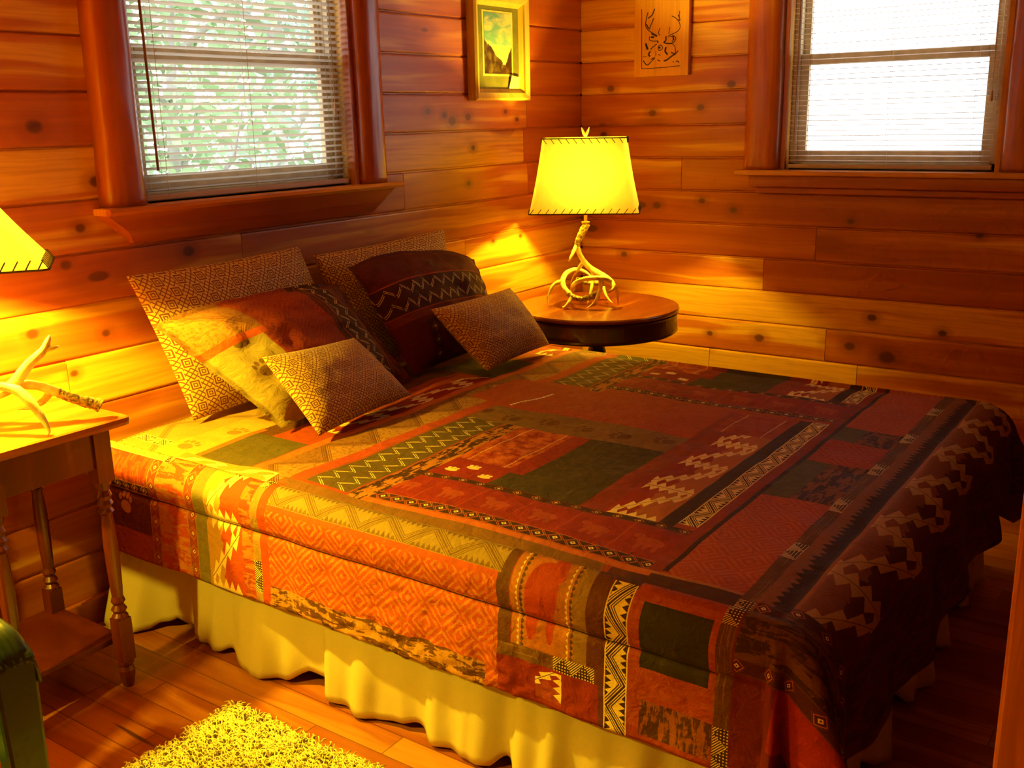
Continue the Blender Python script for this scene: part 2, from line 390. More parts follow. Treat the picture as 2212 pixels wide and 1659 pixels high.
# windows: sash frames and glass
vinyl = simple('almond_vinyl', (0.66, 0.50, 0.27), 0.45, .05)
gl = Tree('window_glass', .0)
gt = gl.node('ShaderNodeBsdfTransparent'); gg = gl.node('ShaderNodeBsdfGlossy'); gg.inputs['Roughness'].default_value = .02
gm = gl.node('ShaderNodeMixShader'); gm.inputs[0].default_value = .05; gl.link(gt.outputs[0], gm.inputs[1]); gl.link(gg.outputs[0], gm.inputs[2])
gl.link(gm.outputs[0], gl.nt.nodes['Material Output'].inputs[0]); glass = gl.m
def window(name, axis, a0, a1, z0, z1, zr, base):
    root = bpy.data.objects.new(name, None); COL.objects.link(root); root['kind'] = 'structure'
    def P(mb, q0, q1, d0, d1, y0, y1):
        if axis == 0: mb.box(q0, q1, base + d0, base + d1, y0, y1)
        else: mb.box(base + d0, base + d1, q0, q1, y0, y1)
    mb = MB(); P(mb, a0, a0 + .03, 0, .07, z0, z1); P(mb, a1 - .03, a1, 0, .07, z0, z1); P(mb, a0, a1, 0, .07, z0, z0 + .03); P(mb, a0, a1, 0, .07, z1 - .03, z1)
    mb.build('window_frame', vinyl, root, kind='structure', bevel=.003)
    mb = MB(); P(mb, a0 + .03, a0 + .07, .01, .035, z0 + .03, zr + .02); P(mb, a1 - .07, a1 - .03, .01, .035, z0 + .03, zr + .02)
    P(mb, a0 + .07, a1 - .07, .01, .035, z0 + .03, z0 + .08); P(mb, a0 + .07, a1 - .07, .01, .035, zr - .025, zr + .02)
    mb.build('lower_sash', vinyl, root, kind='structure', bevel=.003)
    mb = MB(); P(mb, a0 + .03, a0 + .06, .04, .062, zr - .02, z1 - .03); P(mb, a1 - .06, a1 - .03, .04, .062, zr - .02, z1 - .03)
    P(mb, a0 + .06, a1 - .06, .04, .062, zr - .025, zr + .015); P(mb, a0 + .06, a1 - .06, .04, .062, z1 - .07, z1 - .03)
    mb.build('upper_sash', vinyl, root, kind='structure', bevel=.003)
    for nm, y0, y1, d in (('pane', z0 + .08, zr - .025, .02), ('pane', zr + .015, z1 - .07, .05)):
        mb = MB(); P(mb, a0 + .06, a1 - .06, d, d + .004, y0, y1); mb.build(nm, glass, root, kind='structure')
    mb = MB()
    for f in (.18, .82):
        q = a0 + (a1 - a0) * f; P(mb, q - .02, q + .02, .0, .012, zr + .0, zr + .012)
    mb.build('tilt_latch', vinyl, root, kind='structure')
window('window_1', 0, 1.945, 2.873, 1.262, 2.28, 1.71, YW + .055)
window('window_2', 1, .808, 1.682, 1.240, 2.28, 1.715, XW + .055)
# mini blinds
def blind_mat():
    t = Tree('blind_slat', .45); x, y, z = t.coords()
    n = t.noise(t.vec(x, y, z), 8, 2)
    t.put(t.p.inputs['Base Color'], t.mix(n, (0.66, 0.56, 0.42), (0.74, 0.64, 0.50)))
    tr = t.node('ShaderNodeBsdfTranslucent'); tr.inputs[0].default_value = (.7, .62, .5, 1)
    mx = t.node('ShaderNodeMixShader'); mx.inputs[0].default_value = .22
    t.link(t.p.outputs[0], mx.inputs[1]); t.link(tr.outputs[0], mx.inputs[2]); t.link(mx.outputs[0], t.nt.nodes['Material Output'].inputs[0])
    return t.m
slat_m = blind_mat(); cord_m = simple('cream_cord', (0.7, 0.6, 0.42), .8); wand_m = simple('amber_wand', (0.30, 0.13, 0.03), .25)
def blind(label, axis, a0, a1, z0, z1, plane, wand_at, cord_at, ang):
    root = thing('window_blind', label, 'blind')
    def pt(a, d, z): return (a, plane + d, z) if axis == 0 else (plane + d, a, z)
    mb = MB(); n = int((z1 - z0 - .03) / .0215)
    for i in range(n):
        z = z0 + .032 + i * .0215; V = []; F = []
        prof = [(-.0125, .0010), (-.006, .0030), (0, .0036), (.006, .0030), (.0125, .0010)]
        tilt = ang + .04 * math.sin(i * 1.7)
        for a in np.linspace(a0, a1, 9):
            sag = .0006 * math.sin(i * 2.1 + a * 9)
            for d, h in prof: V.append(pt(a, d, z + h + d * tilt + sag))
        for q in range(8):
            for r in range(4): k = q * 5 + r; F.append((k, k + 1, k + 6, k + 5))
        mb.add(V, F)
    mb.build('slats', slat_m, root, smooth=True)
    mb = MB()
    if axis == 0: mb.box(a0, a1, plane - .012, plane + .012, z0, z0 + .018)
    else: mb.box(plane - .012, plane + .012, a0, a1, z0, z0 + .018)
    mb.build('bottom_rail', slat_m, root, bevel=.004)
    mb = MB()
    if axis == 0: mb.box(a0, a1, plane - .014, plane + .014, z1, z1 + .027)
    else: mb.box(plane - .014, plane + .014, a0, a1, z1, z1 + .027)
    mb.build('head_rail', slat_m, root, bevel=.003)
    mb = MB()
    for f in (.1, .5, .9):
        a = a0 + (a1 - a0) * f
        for d in (-.0135, .0135): mb.tube([pt(a, d, z0 + .01), pt(a, d, z1)], .0008, 5)
    mb.build('ladder_cord', cord_m, root)
    mb = MB(); mb.tube([pt(wand_at, -.018, z1 + .01), pt(wand_at + .002, -.024, 1.36)], .0042, 6); mb.build('tilt_wand', wand_m, root)
    mb = MB()
    for k in (-.004, .004): mb.tube([pt(cord_at + k, -.018, z1), pt(cord_at, -.02, 1.56)], .001, 5)
    prof = [(.0012, 1.56), (.004, 1.555), (.006, 1.535), (.0062, 1.52), (.004, 1.515)]
    c = pt(cord_at, -.02, 0); mb.lathe(prof, 10, c[0], c[1]); mb.build('pull_cord', cord_m, root)
    return root
blind('almond mini blind with amber tilt wand and green trees behind it', 0, 1.955, 2.862, 1.268, 2.24, YW + .022, 2.005, 2.80, -.34)
blind('almond mini blind in the glaring white window on the right wall', 1, .822, 1.672, 1.246, 2.24, XW + .022, 1.64, .845, .06)

# ------------------------------------------------------------------ outdoors
tag(MB().box(-30, 40, YW + .3, 45, -1.0, -.9).build('ground_back', simple('sandy_ground', (0.62, 0.56, 0.46), .9)), kind='structure')
tag(MB().box(XW + .3, 60, -30, YW + .3, -1.0, -.9).build('ground_right', simple('bright_gravel', (0.85, 0.83, 0.78), .9)), kind='structure')
bark = simple('grey_bark', (0.55, 0.52, 0.50), .9, .6, 20)
def leafm(name, c): return simple(name, c, .6, 0, 3, .25)
leaves = [leafm('leaf_green', (.44, .66, .34)), leafm('leaf_pale', (.70, .80, .44)), leafm('leaf_blue', (.42, .62, .46))]
def tree(x, y, h, r, label, mi, n=1500, spread=1.0, low=.2):
    root = thing('tree', label, 'tree', (x, y, -.95), group='trees outside the blinds')
    P = [(0, 0, 0, r * 1.4), (.02, 0, h * .3, r), (-.05, .03, h * .6, r * .8), (.04, 0, h, r * .4)]
    mb = MB(); q = smooth_path(P, 6); mb.tube([p[:3] for p in q], [p[3] for p in q], 10)
    for i in range(6):
        z = h * (.4 + .09 * i); an = i * 2.3
        mb.tube([(0, 0, z), (math.cos(an) * .5, math.sin(an) * .5, z + .35), (math.cos(an) * spread, math.sin(an) * spread, z + .6)], [r * .4, r * .25, r * .1], 6)
    mb.build('trunk', bark, root, smooth=True)
    rs = np.random.RandomState(int(x * 100) % 1000 + mi)
    cl = rs.normal(size=(26, 3)) * [spread * .55, spread * .55, h * .25] + [0, 0, h * (.45 + low)]
    C = cl[rs.randint(0, 26, n)] + rs.normal(size=(n, 3)) * .24
    C = C[C[:, 2] > .3]; n = len(C)
    A = rs.normal(size=(n, 3)); A /= np.linalg.norm(A, axis=1)[:, None]; B = np.cross(A, rs.normal(size=(n, 3))); B /= np.linalg.norm(B, axis=1)[:, None]
    s = rs.uniform(.03, .07, n)[:, None]
    V = np.stack([C - A * s, C + B * s * .5, C + A * s, C - B * s * .5], 1).reshape(-1, 3)
    F = np.arange(4 * n).reshape(-1, 4)
    obj('foliage', V, F, leaves[mi], root)
for i, (x, y, h, r, lb, mi, n, sp) in enumerate([
    (3.75, 4.9, 3.3, .05, 'slim leafy sapling seen through the lower left of the blinds', 0, 2200, .62),
    (5.75, 6.2, 4.0, .09, 'grey forked trunk with thin leaves, right half of the blinds', 2, 2300, .75),
    (6.9, 9.8, 4.6, .08, 'straight tree standing behind the slim leafy sapling', 0, 2600, 1.0),
    (10.2, 9.0, 4.2, .08, 'dark green tree near the right window jamb', 2, 2400, .9),
    (11.4, 13.6, 5.0, .10, 'furthest pale yellow-green tree between the others', 1, 3000, 1.3)]):
    tree(x, y, h, r, lb, mi, n, sp)

# ------------------------------------------------------------------ nightstand, round table
dark_red = ((0.10, 0.014, 0.008), (0.16, 0.028, 0.009), (0.26, 0.07, 0.018), (0.03, 0.006, 0.004))
maple = ((0.30, 0.06, 0.014), (0.40, 0.10, 0.02), (0.52, 0.18, 0.035), (0.08, 0.02, 0.01))
ns_top = wood('maple_top', 0, .5, .25, knots=0, base=maple, across=1, seed=61, coat=.5)
ns_body = wood('maple_stain', 2, .1, .3, knots=0, base=dark_red, across=0, seed=63, coat=.4)
nst = thing('nightstand', 'narrow stained wooden nightstand with turned legs and a low shelf', 'nightstand', (1.285, 2.50, 0))
mb = MB(); prof = [(-.235, .745), (-.24, .755), (-.24, .762), (-.232, .77), (.232, .77), (.24, .762), (.24, .755), (.235, .745)]
prof = [(x, z) for x, z in prof]
V = []; F = []
def round_top(hx, hy, z0, z1, r=.02, n=6, lip=.006):
    mb = MB(); ring = []
    for sx, sy, a in ((1, 1, 0), (-1, 1, 90), (-1, -1, 180), (1, -1, 270)):
        for k in range(n + 1):
            t = math.radians(a + 90 * k / n); ring.append((sx * (hx - r), sy * (hy - r), math.cos(t), math.sin(t)))
    lv = [(r - lip * 1.2, z0), (r - lip * .3, z0 + lip * .5), (r, z0 + (z1 - z0) * .45), (r - lip * .2, z1 - lip * .5), (r - lip, z1)]
    V = [(cx + c * q, cy + s * q, z) for q, z in lv for cx, cy, c, s in ring]; m = len(ring)
    F = [(j * m + i, j * m + (i + 1) % m, (j + 1) * m + (i + 1) % m, (j + 1) * m + i) for j in range(len(lv) - 1) for i in range(m)]
    F += [tuple(range(m - 1, -1, -1)), tuple(4 * m + i for i in range(m))]
    return mb.add(V, F)
round_top(.215, .225, .745, .770, .018).build('top', ns_top, nst)
mb = MB(); mb.box(-.125, .125, -.180, -.162, .64, .745); mb.box(-.125, .125, .162, .180, .64, .745); mb.box(-.162, -.146, -.15, .15, .64, .745); mb.box(.146, .162, -.15, .15, .64, .745)
mb.build('apron', ns_body, nst, bevel=.002)
mb = MB(); mb.box(-.165, .165, -.130, .19, .118, .136); mb.build('shelf', ns_body, nst, bevel=.003)
PR = [(.013, 0), (.017, .01), (.021, .035), (.021, .05), (.0165, .062), (.022, .072), (.022, .08)]
PM = [(.021, .205), (.022, .212), (.015, .222), (.021, .232), (.013, .245), (.019, .256), (.0145, .27), (.0165, .30), (.0185, .36), (.019, .42), (.0175, .47), (.0145, .505), (.0205, .515), (.014, .525),
      (.021, .537), (.0155, .548), (.020, .56), (.0145, .575), (.020, .59), (.021, .60)]
for sx in (-1, 1):
    for sy in (-1, 1):
        mb = MB(); cx, cy = sx * .145, sy * .165
        mb.lathe(PR, 18, cx, cy); mb.box(cx - .02, cx + .02, cy - .02, cy + .02, .08, .205)
        mb.lathe(PM, 18, cx, cy); mb.box(cx - .023, cx + .023, cy - .023, cy + .023, .60, .745)
        mb.build('leg', ns_body, nst)
rt = thing('round_side_table', 'dark round drum table in the corner on a slim pedestal', 'side table', (3.90, 2.285, 0))
rt_top = wood('mahogany_top', 0, .3, .16, knots=0, base=((0.13, 0.020, 0.010), (0.20, 0.038, 0.012), (0.30, 0.09, 0.022), (0.03, 0.006, 0.004)), across=1, seed=71, coat=.8)
rt_dark = simple('espresso_lacquer', (0.032, 0.008, 0.006), .28, .03, 40, coat=.4)
R0 = .368
mb = MB(); mb.lathe([(R0 - .02, .650), (R0 - .004, .652), (R0, .660), (R0, .664), (R0 - .005, .670)], 96); mb.build('top', rt_top, rt)
mb = MB(); mb.lathe([(R0 - .03, .555), (R0 - .012, .560), (R0 - .006, .566), (R0 - .010, .574), (R0 - .010, .636), (R0 - .004, .646), (R0 - .012, .6505)], 96); mb.build('drum', rt_dark, rt)
mb = MB(); mb.lathe([(.05, .50), (.055, .53), (.06, .556)], 24); mb.lathe([(.04, .16), (.045, .2), (.03, .24), (.027, .30), (.03, .42), (.042, .46), (.03, .50), (.05, .505)], 24); mb.build('pedestal', rt_dark, rt, smooth=False)
for k in range(4):
    a = PI / 4 + k * PI / 2; q = smooth_path([(0.02, 0, .21, .028), (.12, 0, .17, .024), (.22, 0, .07, .02), (.30, 0, .02, .018)], 5)
    mb = MB(); mb.tube([(p[0] * math.cos(a), p[0] * math.sin(a), p[2]) for p in q], [p[3] for p in q], 8); mb.build('leg', rt_dark, rt, smooth=True)

# ------------------------------------------------------------------ antler lamps
def antler_mat():
    t = Tree('antler', .38); x, y, z = t.coords(); v = t.vec(x, y, z)
    n = t.noise(v, 26, 3); g = t.noise(t.vec(x * 3, y * 3, z * 3), 90, 3)
    c = t.mix(n.ramp(.3, .62), (0.50, 0.38, 0.18), (0.86, 0.76, 0.46))
    c = t.mix(g.ramp(.55, .8) * .4, c, (0.28, 0.18, 0.07))
    t.put(t.p.inputs['Base Color'], c); t.put(t.p.inputs['Normal'], t.bump(g, .35, .002)); return t.m
def burr_mat():
    t = Tree('antler_burr', .6); x, y, z = t.coords(); g = t.noise(t.vec(x, y, z), 120, 4)
    t.put(t.p.inputs['Base Color'], t.mix(g.ramp(.35, .6), (0.08, 0.05, 0.02), (0.42, 0.30, 0.13))); t.put(t.p.inputs['Normal'], t.bump(g, 1.0, .006)); return t.m
ant_m, burr_m = antler_mat(), burr_mat()
def shade_mat():
    t = Tree('rawhide_shade', .6); x, y, z = t.coords(); v = t.vec(x, y, z)
    n = t.noise(v, 60, 4, .7)
    c = t.mix(n, (0.78, 0.55, 0.20), (0.92, 0.72, 0.30))
    t.put(t.p.inputs['Base Color'], c)
    tr = t.node('ShaderNodeBsdfTranslucent'); t.link(t.mix(n, (0.44, 0.38, 0.30), (0.60, 0.55, 0.46)), tr.inputs[0])
    mx = t.node('ShaderNodeMixShader'); mx.inputs[0].default_value = .45
    t.link(t.p.outputs[0], mx.inputs[1]); t.link(tr.outputs[0], mx.inputs[2]); t.link(mx.outputs[0], t.nt.nodes['Material Output'].inputs[0]); return t.m
shade_m = shade_mat(); lace_m = simple('dark_leather_lace', (0.07, 0.03, 0.015), .7); brass = simple('aged_brass', (0.55, 0.36, 0.12), .35, metal=.9)
bulb_m = Tree('lit_bulb'); em = bulb_m.node('ShaderNodeEmission'); em.inputs[0].default_value = (1, .72, .22, 1); em.inputs[1].default_value = 12
ta = bulb_m.node('ShaderNodeBsdfTransparent'); ad = bulb_m.node('ShaderNodeAddShader'); bulb_m.link(em.outputs[0], ad.inputs[0]); bulb_m.link(ta.outputs[0], ad.inputs[1])
bulb_m.link(ad.outputs[0], bulb_m.nt.nodes['Material Output'].inputs[0]); bulb_m = bulb_m.m
def lamp(label, loc, rz, branches, zb, zt, hw_b, hw_t, hd_b, hd_t, power, neck):
    """local x runs across the shade, local -y faces into the room; branches = lists of (x, y, z, r), a leading 'b' marks a rough burr stem"""
    root = thing('antler_lamp', label, 'lamp', loc, rz)
    for nm, pts in branches:
        q = smooth_path(pts, 6); mb = MB()
        rr = [max(p[3], .0012) * (1 + (.10 * noise.noise(Vector((p[0] * 80, p[1] * 80, p[2] * 80))) if nm != 'burr' else .22 * noise.noise(Vector((p[0] * 160, p[1] * 160, p[2] * 160))))) for p in q]
        mb.tube([p[:3] for p in q], rr, 12)
        mb.build('antler_tine' if nm == 'tine' else ('antler_beam' if nm == 'beam' else 'antler_burr'), burr_m if nm == 'burr' else ant_m, root, smooth=True)
    nx, ny, nz = neck
    mb = MB(); mb.lathe([(.017, nz - .004), (.019, nz), (.019, nz + .004), (.008, nz + .006), (.008, nz + .034), (.014, nz + .036), (.014, nz + .075), (.010, nz + .08)], 16, nx, ny); sck = mb.build('socket', brass, root)
    zc = zb + (zt - zb) * .50
    mb = MB(); prof = [(.010, nz + .078), (.013, zc - .045), (.024, zc - .02), (.030, zc), (.024, zc + .02), (.010, zc + .032), (.001, zc + .034)]; mb.lathe(prof, 16, nx, ny); mb.build('bulb', bulb_m, sck, smooth=True)
    # shade: four slightly bowed faces with rounded corners
    mb = MB(); n = 12; r = .018; rows = 14
    def ring(hw, hd, z):
        P = []
        for sx, sy, a in ((1, 1, 0), (-1, 1, 90), (-1, -1, 180), (1, -1, 270)):
            for k in range(5):
                t = math.radians(a + 90 * k / 4); P.append((sx * (hw - r) + r * math.cos(t), sy * (hd - r) + r * math.sin(t), z))
        return P
    V = []; 
    for j in range(rows + 1):
        f = j / rows; bow = .0 + .004 * math.sin(PI * f)
        V += ring(hw_b + (hw_t - hw_b) * f - bow, hd_b + (hd_t - hd_b) * f - bow, zb + (zt - zb) * f)
    m = 20; F = [(j * m + i, j * m + (i + 1) % m, (j + 1) * m + (i + 1) % m, (j + 1) * m + i) for j in range(rows) for i in range(m)]
    mb.add([(x + nx, y + ny, z) for x, y, z in V], F); shd = mb.build('lamp_shade', shade_m, root, solid=.0015)
    # whip-stitched lacing along both rims
    for z, hw, hd, up, nl in ((zb, hw_b, hd_b, 1, 14), (zt, hw_t, hd_t, -1, 11)):
        mb = MB(); P = ring(hw + .002, hd + .002, z); P = [(x + nx, y + ny, q) for x, y, q in P]; mb.tube(P + [P[0]], .0028, 6, caps=False)
        sl = ((hw_t - hw_b) / (zt - zb))
        for face in range(4):
            h = hw if face % 2 == 0 else hd; d = hd if face % 2 == 0 else hw; cnt = nl if face % 2 == 0 else max(5, int(nl * hd / hw))
            for k in range(cnt):
                s0 = -h + (k + .15) * 2 * h / cnt; s1 = s0 + 1.0 * h / cnt * (1 if up > 0 else 1); dz = .022 * up
                def pt(s, zz, off):
                    q = d - (abs(zz - z)) * abs(sl) * (1 if up > 0 else -1) * (1) + off
                    if face == 0: return (s + nx, -q + ny, zz)
                    if face == 2: return (-s + nx, q + ny, zz)
                    if face == 1: return (q + nx, s + ny, zz)
                    return (-q + nx, -s + ny, zz)
                mb.tube([pt(s0, z - .001 * up, .004), pt((s0 + s1) / 2, z + dz * .5, .0035), pt(s1, z + dz, .002)], .0016, 5)
        mb.build('lacing', lace_m, shd)
    mb = MB()
    for k in range(4):
        a = PI / 4 + k * PI / 2; mb.tube([(nx, ny, zt - .01), (nx + math.copysign(hw_t - .004, math.cos(a)), ny + math.copysign(hd_t - .004, math.sin(a)), zt - .004)], .0016, 5)
    mb.tube([(nx, ny, nz + .08), (nx + .045, ny, zc - .02), (nx + .045, ny, zc + .05), (nx, ny, zt - .008)], .0016, 5)
    mb.tube([(nx, ny, nz + .08), (nx - .045, ny, zc - .02), (nx - .045, ny, zc + .05), (nx, ny, zt - .008)], .0016, 5)
    mb.build('harp', brass, root)
    mb = MB(); mb.tube([(nx, ny, zt - .01), (nx, ny, zt + .012)], .005, 8)
    for s in (-1, 1):
        q = smooth_path([(nx, ny, zt + .008, .006), (nx + s * .008, ny, zt + .022, .006), (nx + s * .017, ny, zt + .045, .0015)], 4); mb.tube([p[:3] for p in q], [p[3] for p in q], 8)
    mb.build('finial', ant_m, root, smooth=True)
    l = bpy.data.lights.new('bulb_light', 'POINT'); l.energy = power; l.color = BULB_COL; l.shadow_soft_size = .022
    lo = bpy.data.objects.new('bulb_light', l); COL.objects.link(lo); lo.parent = root; lo.location = (nx, ny, zc)
    return root
def px(k, pts):  # photo sketch units (about 2 mm) to lamp-local metres
    return [((a - 1250) * k, -d, (652 - b) * k, r) for a, b, d, r in pts]
k = .00205
RB = [('burr', [(1253, 478, 0, .016), (1246, 490, 0, .0165), (1238, 506, 0, .015), (1232, 520, 0, .013), (1231, 532, 0, .011)]),
      ('beam', [(1231, 528, 0, .0115), (1238, 548, -.01, .0115), (1250, 566, -.01, .013), (1266, 578, .01, .014), (1290, 588, .05, .013), (1308, 598, .09, .012), (1313, 610, .11, .009), (1302, 618, .12, .005), (1297, 614, .12, .001)]),
      ('tine', [(1231, 522, 0, .009), (1223, 540, .02, .008), (1217, 552, .03, .005), (1214, 559, .03, .001)]),
      ('tine', [(1246, 560, -.01, .010), (1236, 574, -.04, .009), (1226, 590, -.07, .006), (1214, 612, -.10, .002), (1210, 650, -.11, .001)]),
      ('tine', [(1264, 578, .0, .010), (1266, 596, .02, .0085), (1263, 622, .05, .007), (1256, 650, .07, .002)]),
      ('burr', [(1284, 622, .13, .019), (1278, 622, .13, .017), (1262, 628, .135, .014), (1244, 632, .13, .012), (1226, 628, .12, .012), (1216, 622, .11, .012)]),
      ('beam', [(1220, 624, .115, .012), (1206, 612, .08, .012), (1200, 600, .02, .012), (1207, 588, -.04, .0115), (1226, 583, -.07, .010), (1246, 588, -.07, .007), (1262, 598, -.05, .002)]),
      ('tine', [(1200, 600, .04, .010), (1184, 606, .05, .009), (1174, 620, .06, .007), (1169, 636, .07, .004), (1170, 650, .075, .001)]),
      ('tine', [(1224, 628, .12, .010), (1218, 640, .135, .009), (1211, 648, .14, .008), (1205, 650, .145, .006)]),
      ('beam', [(1222, 622, .02, .010), (1226, 606, .06, .010), (1242, 594, .10, .0105), (1264, 588, .12, .011), (1286, 588, .12, .012), (1302, 594, .10, .012), (1314, 608, .08, .010), (1320, 628, .07, .007), (1322, 650, .07, .001)]),
      ('tine', [(1286, 590, .12, .011), (1286, 606, .13, .009), (1278, 628, .15, .007), (1270, 640, .16, .005), (1256, 650, .17, .001)]),
      ('tine', [(1288, 618, -.02, .008), (1294, 634, .0, .006), (1304, 646, .02, .003), (1310, 649, .03, .001)]),
      ('burr', [(1286, 612, -.09, .012), (1262, 616, -.10, .012), (1240, 612, -.10, .011), (1226, 606, -.09, .010)])]
lamp('antler lamp with laced rawhide shade on the round corner table', (3.905, 2.345, .6745), math.radians(-63), [(n, px(k, p)) for n, p in RB],
     .412, .728, .236, .178, .150, .112, BULB_RIGHT, (0, 0, (652 - 476) * k + .0))
# left lamp: antlers sketched in its own frame (x across, y away, z up from the nightstand top)
LB = [('beam', [(-.22, .03, .16, .009), (-.13, .0, .13, .012), (-.03, -.02, .095, .014), (.05, -.03, .10, .015), (.11, -.03, .16, .013), (.145, -.03, .19, .010), (.160, -.03, .215, .007), (.165, -.03, .228, .002)]),
      ('tine', [(.150, -.03, .193, .008), (.172, -.03, .197, .006), (.185, -.03, .198, .001)]),
      ('burr', [(.262, -.03, .034, .020), (.252, -.03, .040, .017), (.225, -.03, .050, .014), (.19, -.03, .066, .0125), (.16, -.02, .082, .012)]),
      ('beam', [(.17, -.025, .078, .012), (.13, -.02, .098, .012), (.09, -.01, .105, .012), (.03, .02, .095, .013), (-.05, .05, .11, .013), (-.12, .02, .13, .010), (-.18, -.03, .10, .003)]),
      ('tine', [(.15, -.022, .085, .010), (.13, -.022, .062, .009), (.10, -.022, .048, .006), (.07, -.022, .045, .001)]),
      ('tine', [(.02, -.06, .125, .010), (.075, -.09, .115, .012), (.105, -.11, .088, .0125), (.130, -.125, .045, .009), (.142, -.13, .012, .004), (.138, -.13, .001, .001)]),
      ('beam', [(.02, -.06, .125, .010), (-.05, -.05, .14, .012), (-.08, -.02, .19, .012), (-.05, .0, .25, .013), (.0, .0, .30, .014), (.0, .0, .325, .015)]),
      ('tine', [(-.05, -.05, .14, .010), (-.09, -.08, .09, .009), (-.12, -.10, .04, .005), (-.13, -.11, .001, .001)]),
      ('tine', [(-.05, .05, .11, .010), (-.06, .09, .06, .008), (-.05, .11, .001, .001)])]
lamp('antler lamp on the nightstand, its laced shade cut by the left edge', (1.240, 2.485, .770), math.radians(-34), LB,
     .403, .590, .190, .058, .130, .042, BULB_LEFT, (0, 0, .322))

# floor lamp beyond the left edge of the view, the light that reaches the side of the bed
flm = thing('unseen_floor_lamp', 'unseen brass floor lamp with a drum shade standing left of the garden chair', 'floor lamp', (0.0, 2.15, 0))
mb = MB(); mb.lathe([(.13, 0), (.135, .012), (.12, .022), (.03, .03), (.012, .05)], 32); mb.build('base', brass, flm, smooth=False)
mb = MB(); mb.lathe([(.010, .05), (.010, 1.50)], 14); mb.build('pole', brass, flm, smooth=True)
mb = MB(); mb.lathe([(.20, 1.50), (.135, 1.76)], 40, caps=False); mb.build('lamp_shade', shade_m, flm, smooth=True, solid=.002)
mb = MB(); mb.lathe([(.010, 1.50), (.014, 1.53), (.014, 1.56), (.024, 1.59), (.029, 1.62), (.020, 1.645), (.001, 1.655)], 16); mb.build('bulb', bulb_m, flm, smooth=True)
l = bpy.data.lights.new('bulb_light', 'POINT'); l.energy = BULB_FLOOR; l.color = BULB_COL; l.shadow_soft_size = .03
lo = bpy.data.objects.new('bulb_light', l); COL.objects.link(lo); lo.parent = flm; lo.location = (0, 0, 1.62)

# ------------------------------------------------------------------ pictures on the walls
def painting_mat():
    t = Tree('landscape_print', .3); x, y, z = t.coords(); v = t.vec(x * 6, 0.0, z * 14)
    cl = t.noise(v, 1.6, 4, .6, .6); u = (x + .14) / .28; h = (z + .20) / .40
    c = t.mix(h.ramp(.35, .95), (0.25, 0.62, 0.62), (0.12, 0.28, 0.62))
    c = t.mix((cl + (u - .5) * .2).ramp(.40, .68) * .8, c, (0.95, 0.78, 0.42))
    c = t.mix((cl - h * .7).ramp(.08, .36) * .8, c, (0.98, 0.82, 0.25))
    n2 = t.noise(t.vec(x * 30, 0.0, z * 30), 1.0, 4)
    ridge = (h - (.62 - u * .52) + (n2 - .5) * .12) < 0.0
    ridge2 = (h - (.20 + (u - .62).abs() * 1.1 * ((u > .62) * 1.0)) + (n2 - .5) * .1) < 0.0
    r3 = ((u - .97).abs() - (.62 - h) * .25 + (n2 - .5) * .1) < 0.0
    c = t.mix(ridge, c, t.mix(n2.ramp(.4, .7), (0.06, 0.03, 0.012), (0.22, 0.16, 0.03)))
    c = t.mix(ridge2.max(r3), c, t.mix(n2.ramp(.4, .7), (0.05, 0.02, 0.01), (0.16, 0.08, 0.02)))
    bush = (((u - .55) * 6) * ((u - .55) * 6) + ((h - .10) * 14) * ((h - .10) * 14)) < 1.0
    c = t.mix(bush, c, (0.42, 0.36, 0.05))
    t.put(t.p.inputs['Base Color'], c); return t.m
fr_m = wood('driftwood_frame', 2, .75, .5, knots=.2, base=((0.42, 0.26, 0.07), (0.55, 0.36, 0.10), (0.66, 0.46, 0.14), (0.15, 0.08, 0.03)), across=0, seed=81)
mat_m = simple('olive_mat_board', (0.20, 0.19, 0.05), .8); bev_m = simple('cream_bevel', (0.85, 0.72, 0.25), .6); card_m = simple('white_card', (0.9, 0.88, 0.75), .5)
pic = thing('framed_picture', 'framed landscape print with green mat and a small card in its corner', 'picture', (3.815, YW, 1.79))
hx, hz = .208, .222
def frame_bars(hx, hz, w, d, taper):
    """four mitred bars, sloping down to the picture"""
    mb = MB(); o = [(-hx, -hz), (hx, -hz), (hx, hz), (-hx, hz)]; i = [(-hx + w, -hz + w), (hx - w, -hz + w), (hx - w, hz - w), (-hx + w, hz - w)]
    m_ = [(a[0] * .35 + b[0] * .65, a[1] * .35 + b[1] * .65) for a, b in zip(o, i)]; o2 = [(a[0] * .8 + b[0] * .2, a[1] * .8 + b[1] * .2) for a, b in zip(o, i)]
    for k in range(4):
        j = (k + 1) % 4
        L = [(o, 0), (o, -d * .85), (o2, -d), (m_, -d * .8), (m_, -d * .6), (i, -taper), (i, 0)]
        V = [(R[q][0], dy, R[q][1]) for R, dy in L for q in (k, j)]
        n = len(L); F = [(2 * a, 2 * a + 1, 2 * a + 3, 2 * a + 2) for a in range(n - 1)] + [(2 * n - 2, 2 * n - 1, 1, 0), tuple(range(0, 2 * n, 2)), tuple(range(2 * n - 1, 0, -2))]
        mb.add(V, F)
    return mb
frame_bars(hx, hz, .05, .048, .014).build('frame', fr_m, pic)
MB().box(-hx + .048, hx - .048, -.012, -.006, -hz + .048, hz - .048).build('mat_board', mat_m, pic)
px_, pz_ = .108, .130
MB().box(-px_ - .006, px_ + .006, -.0135, -.012, -pz_ - .006 + .018, pz_ + .006 + .018).build('mat_bevel', bev_m, pic)
mb = MB(); mb.box(-.102, .102, -.0148, -.0136, -pz_ + .003, pz_ - .003)
po = mb.build('print', painting_mat(), pic); po.location.z = .018
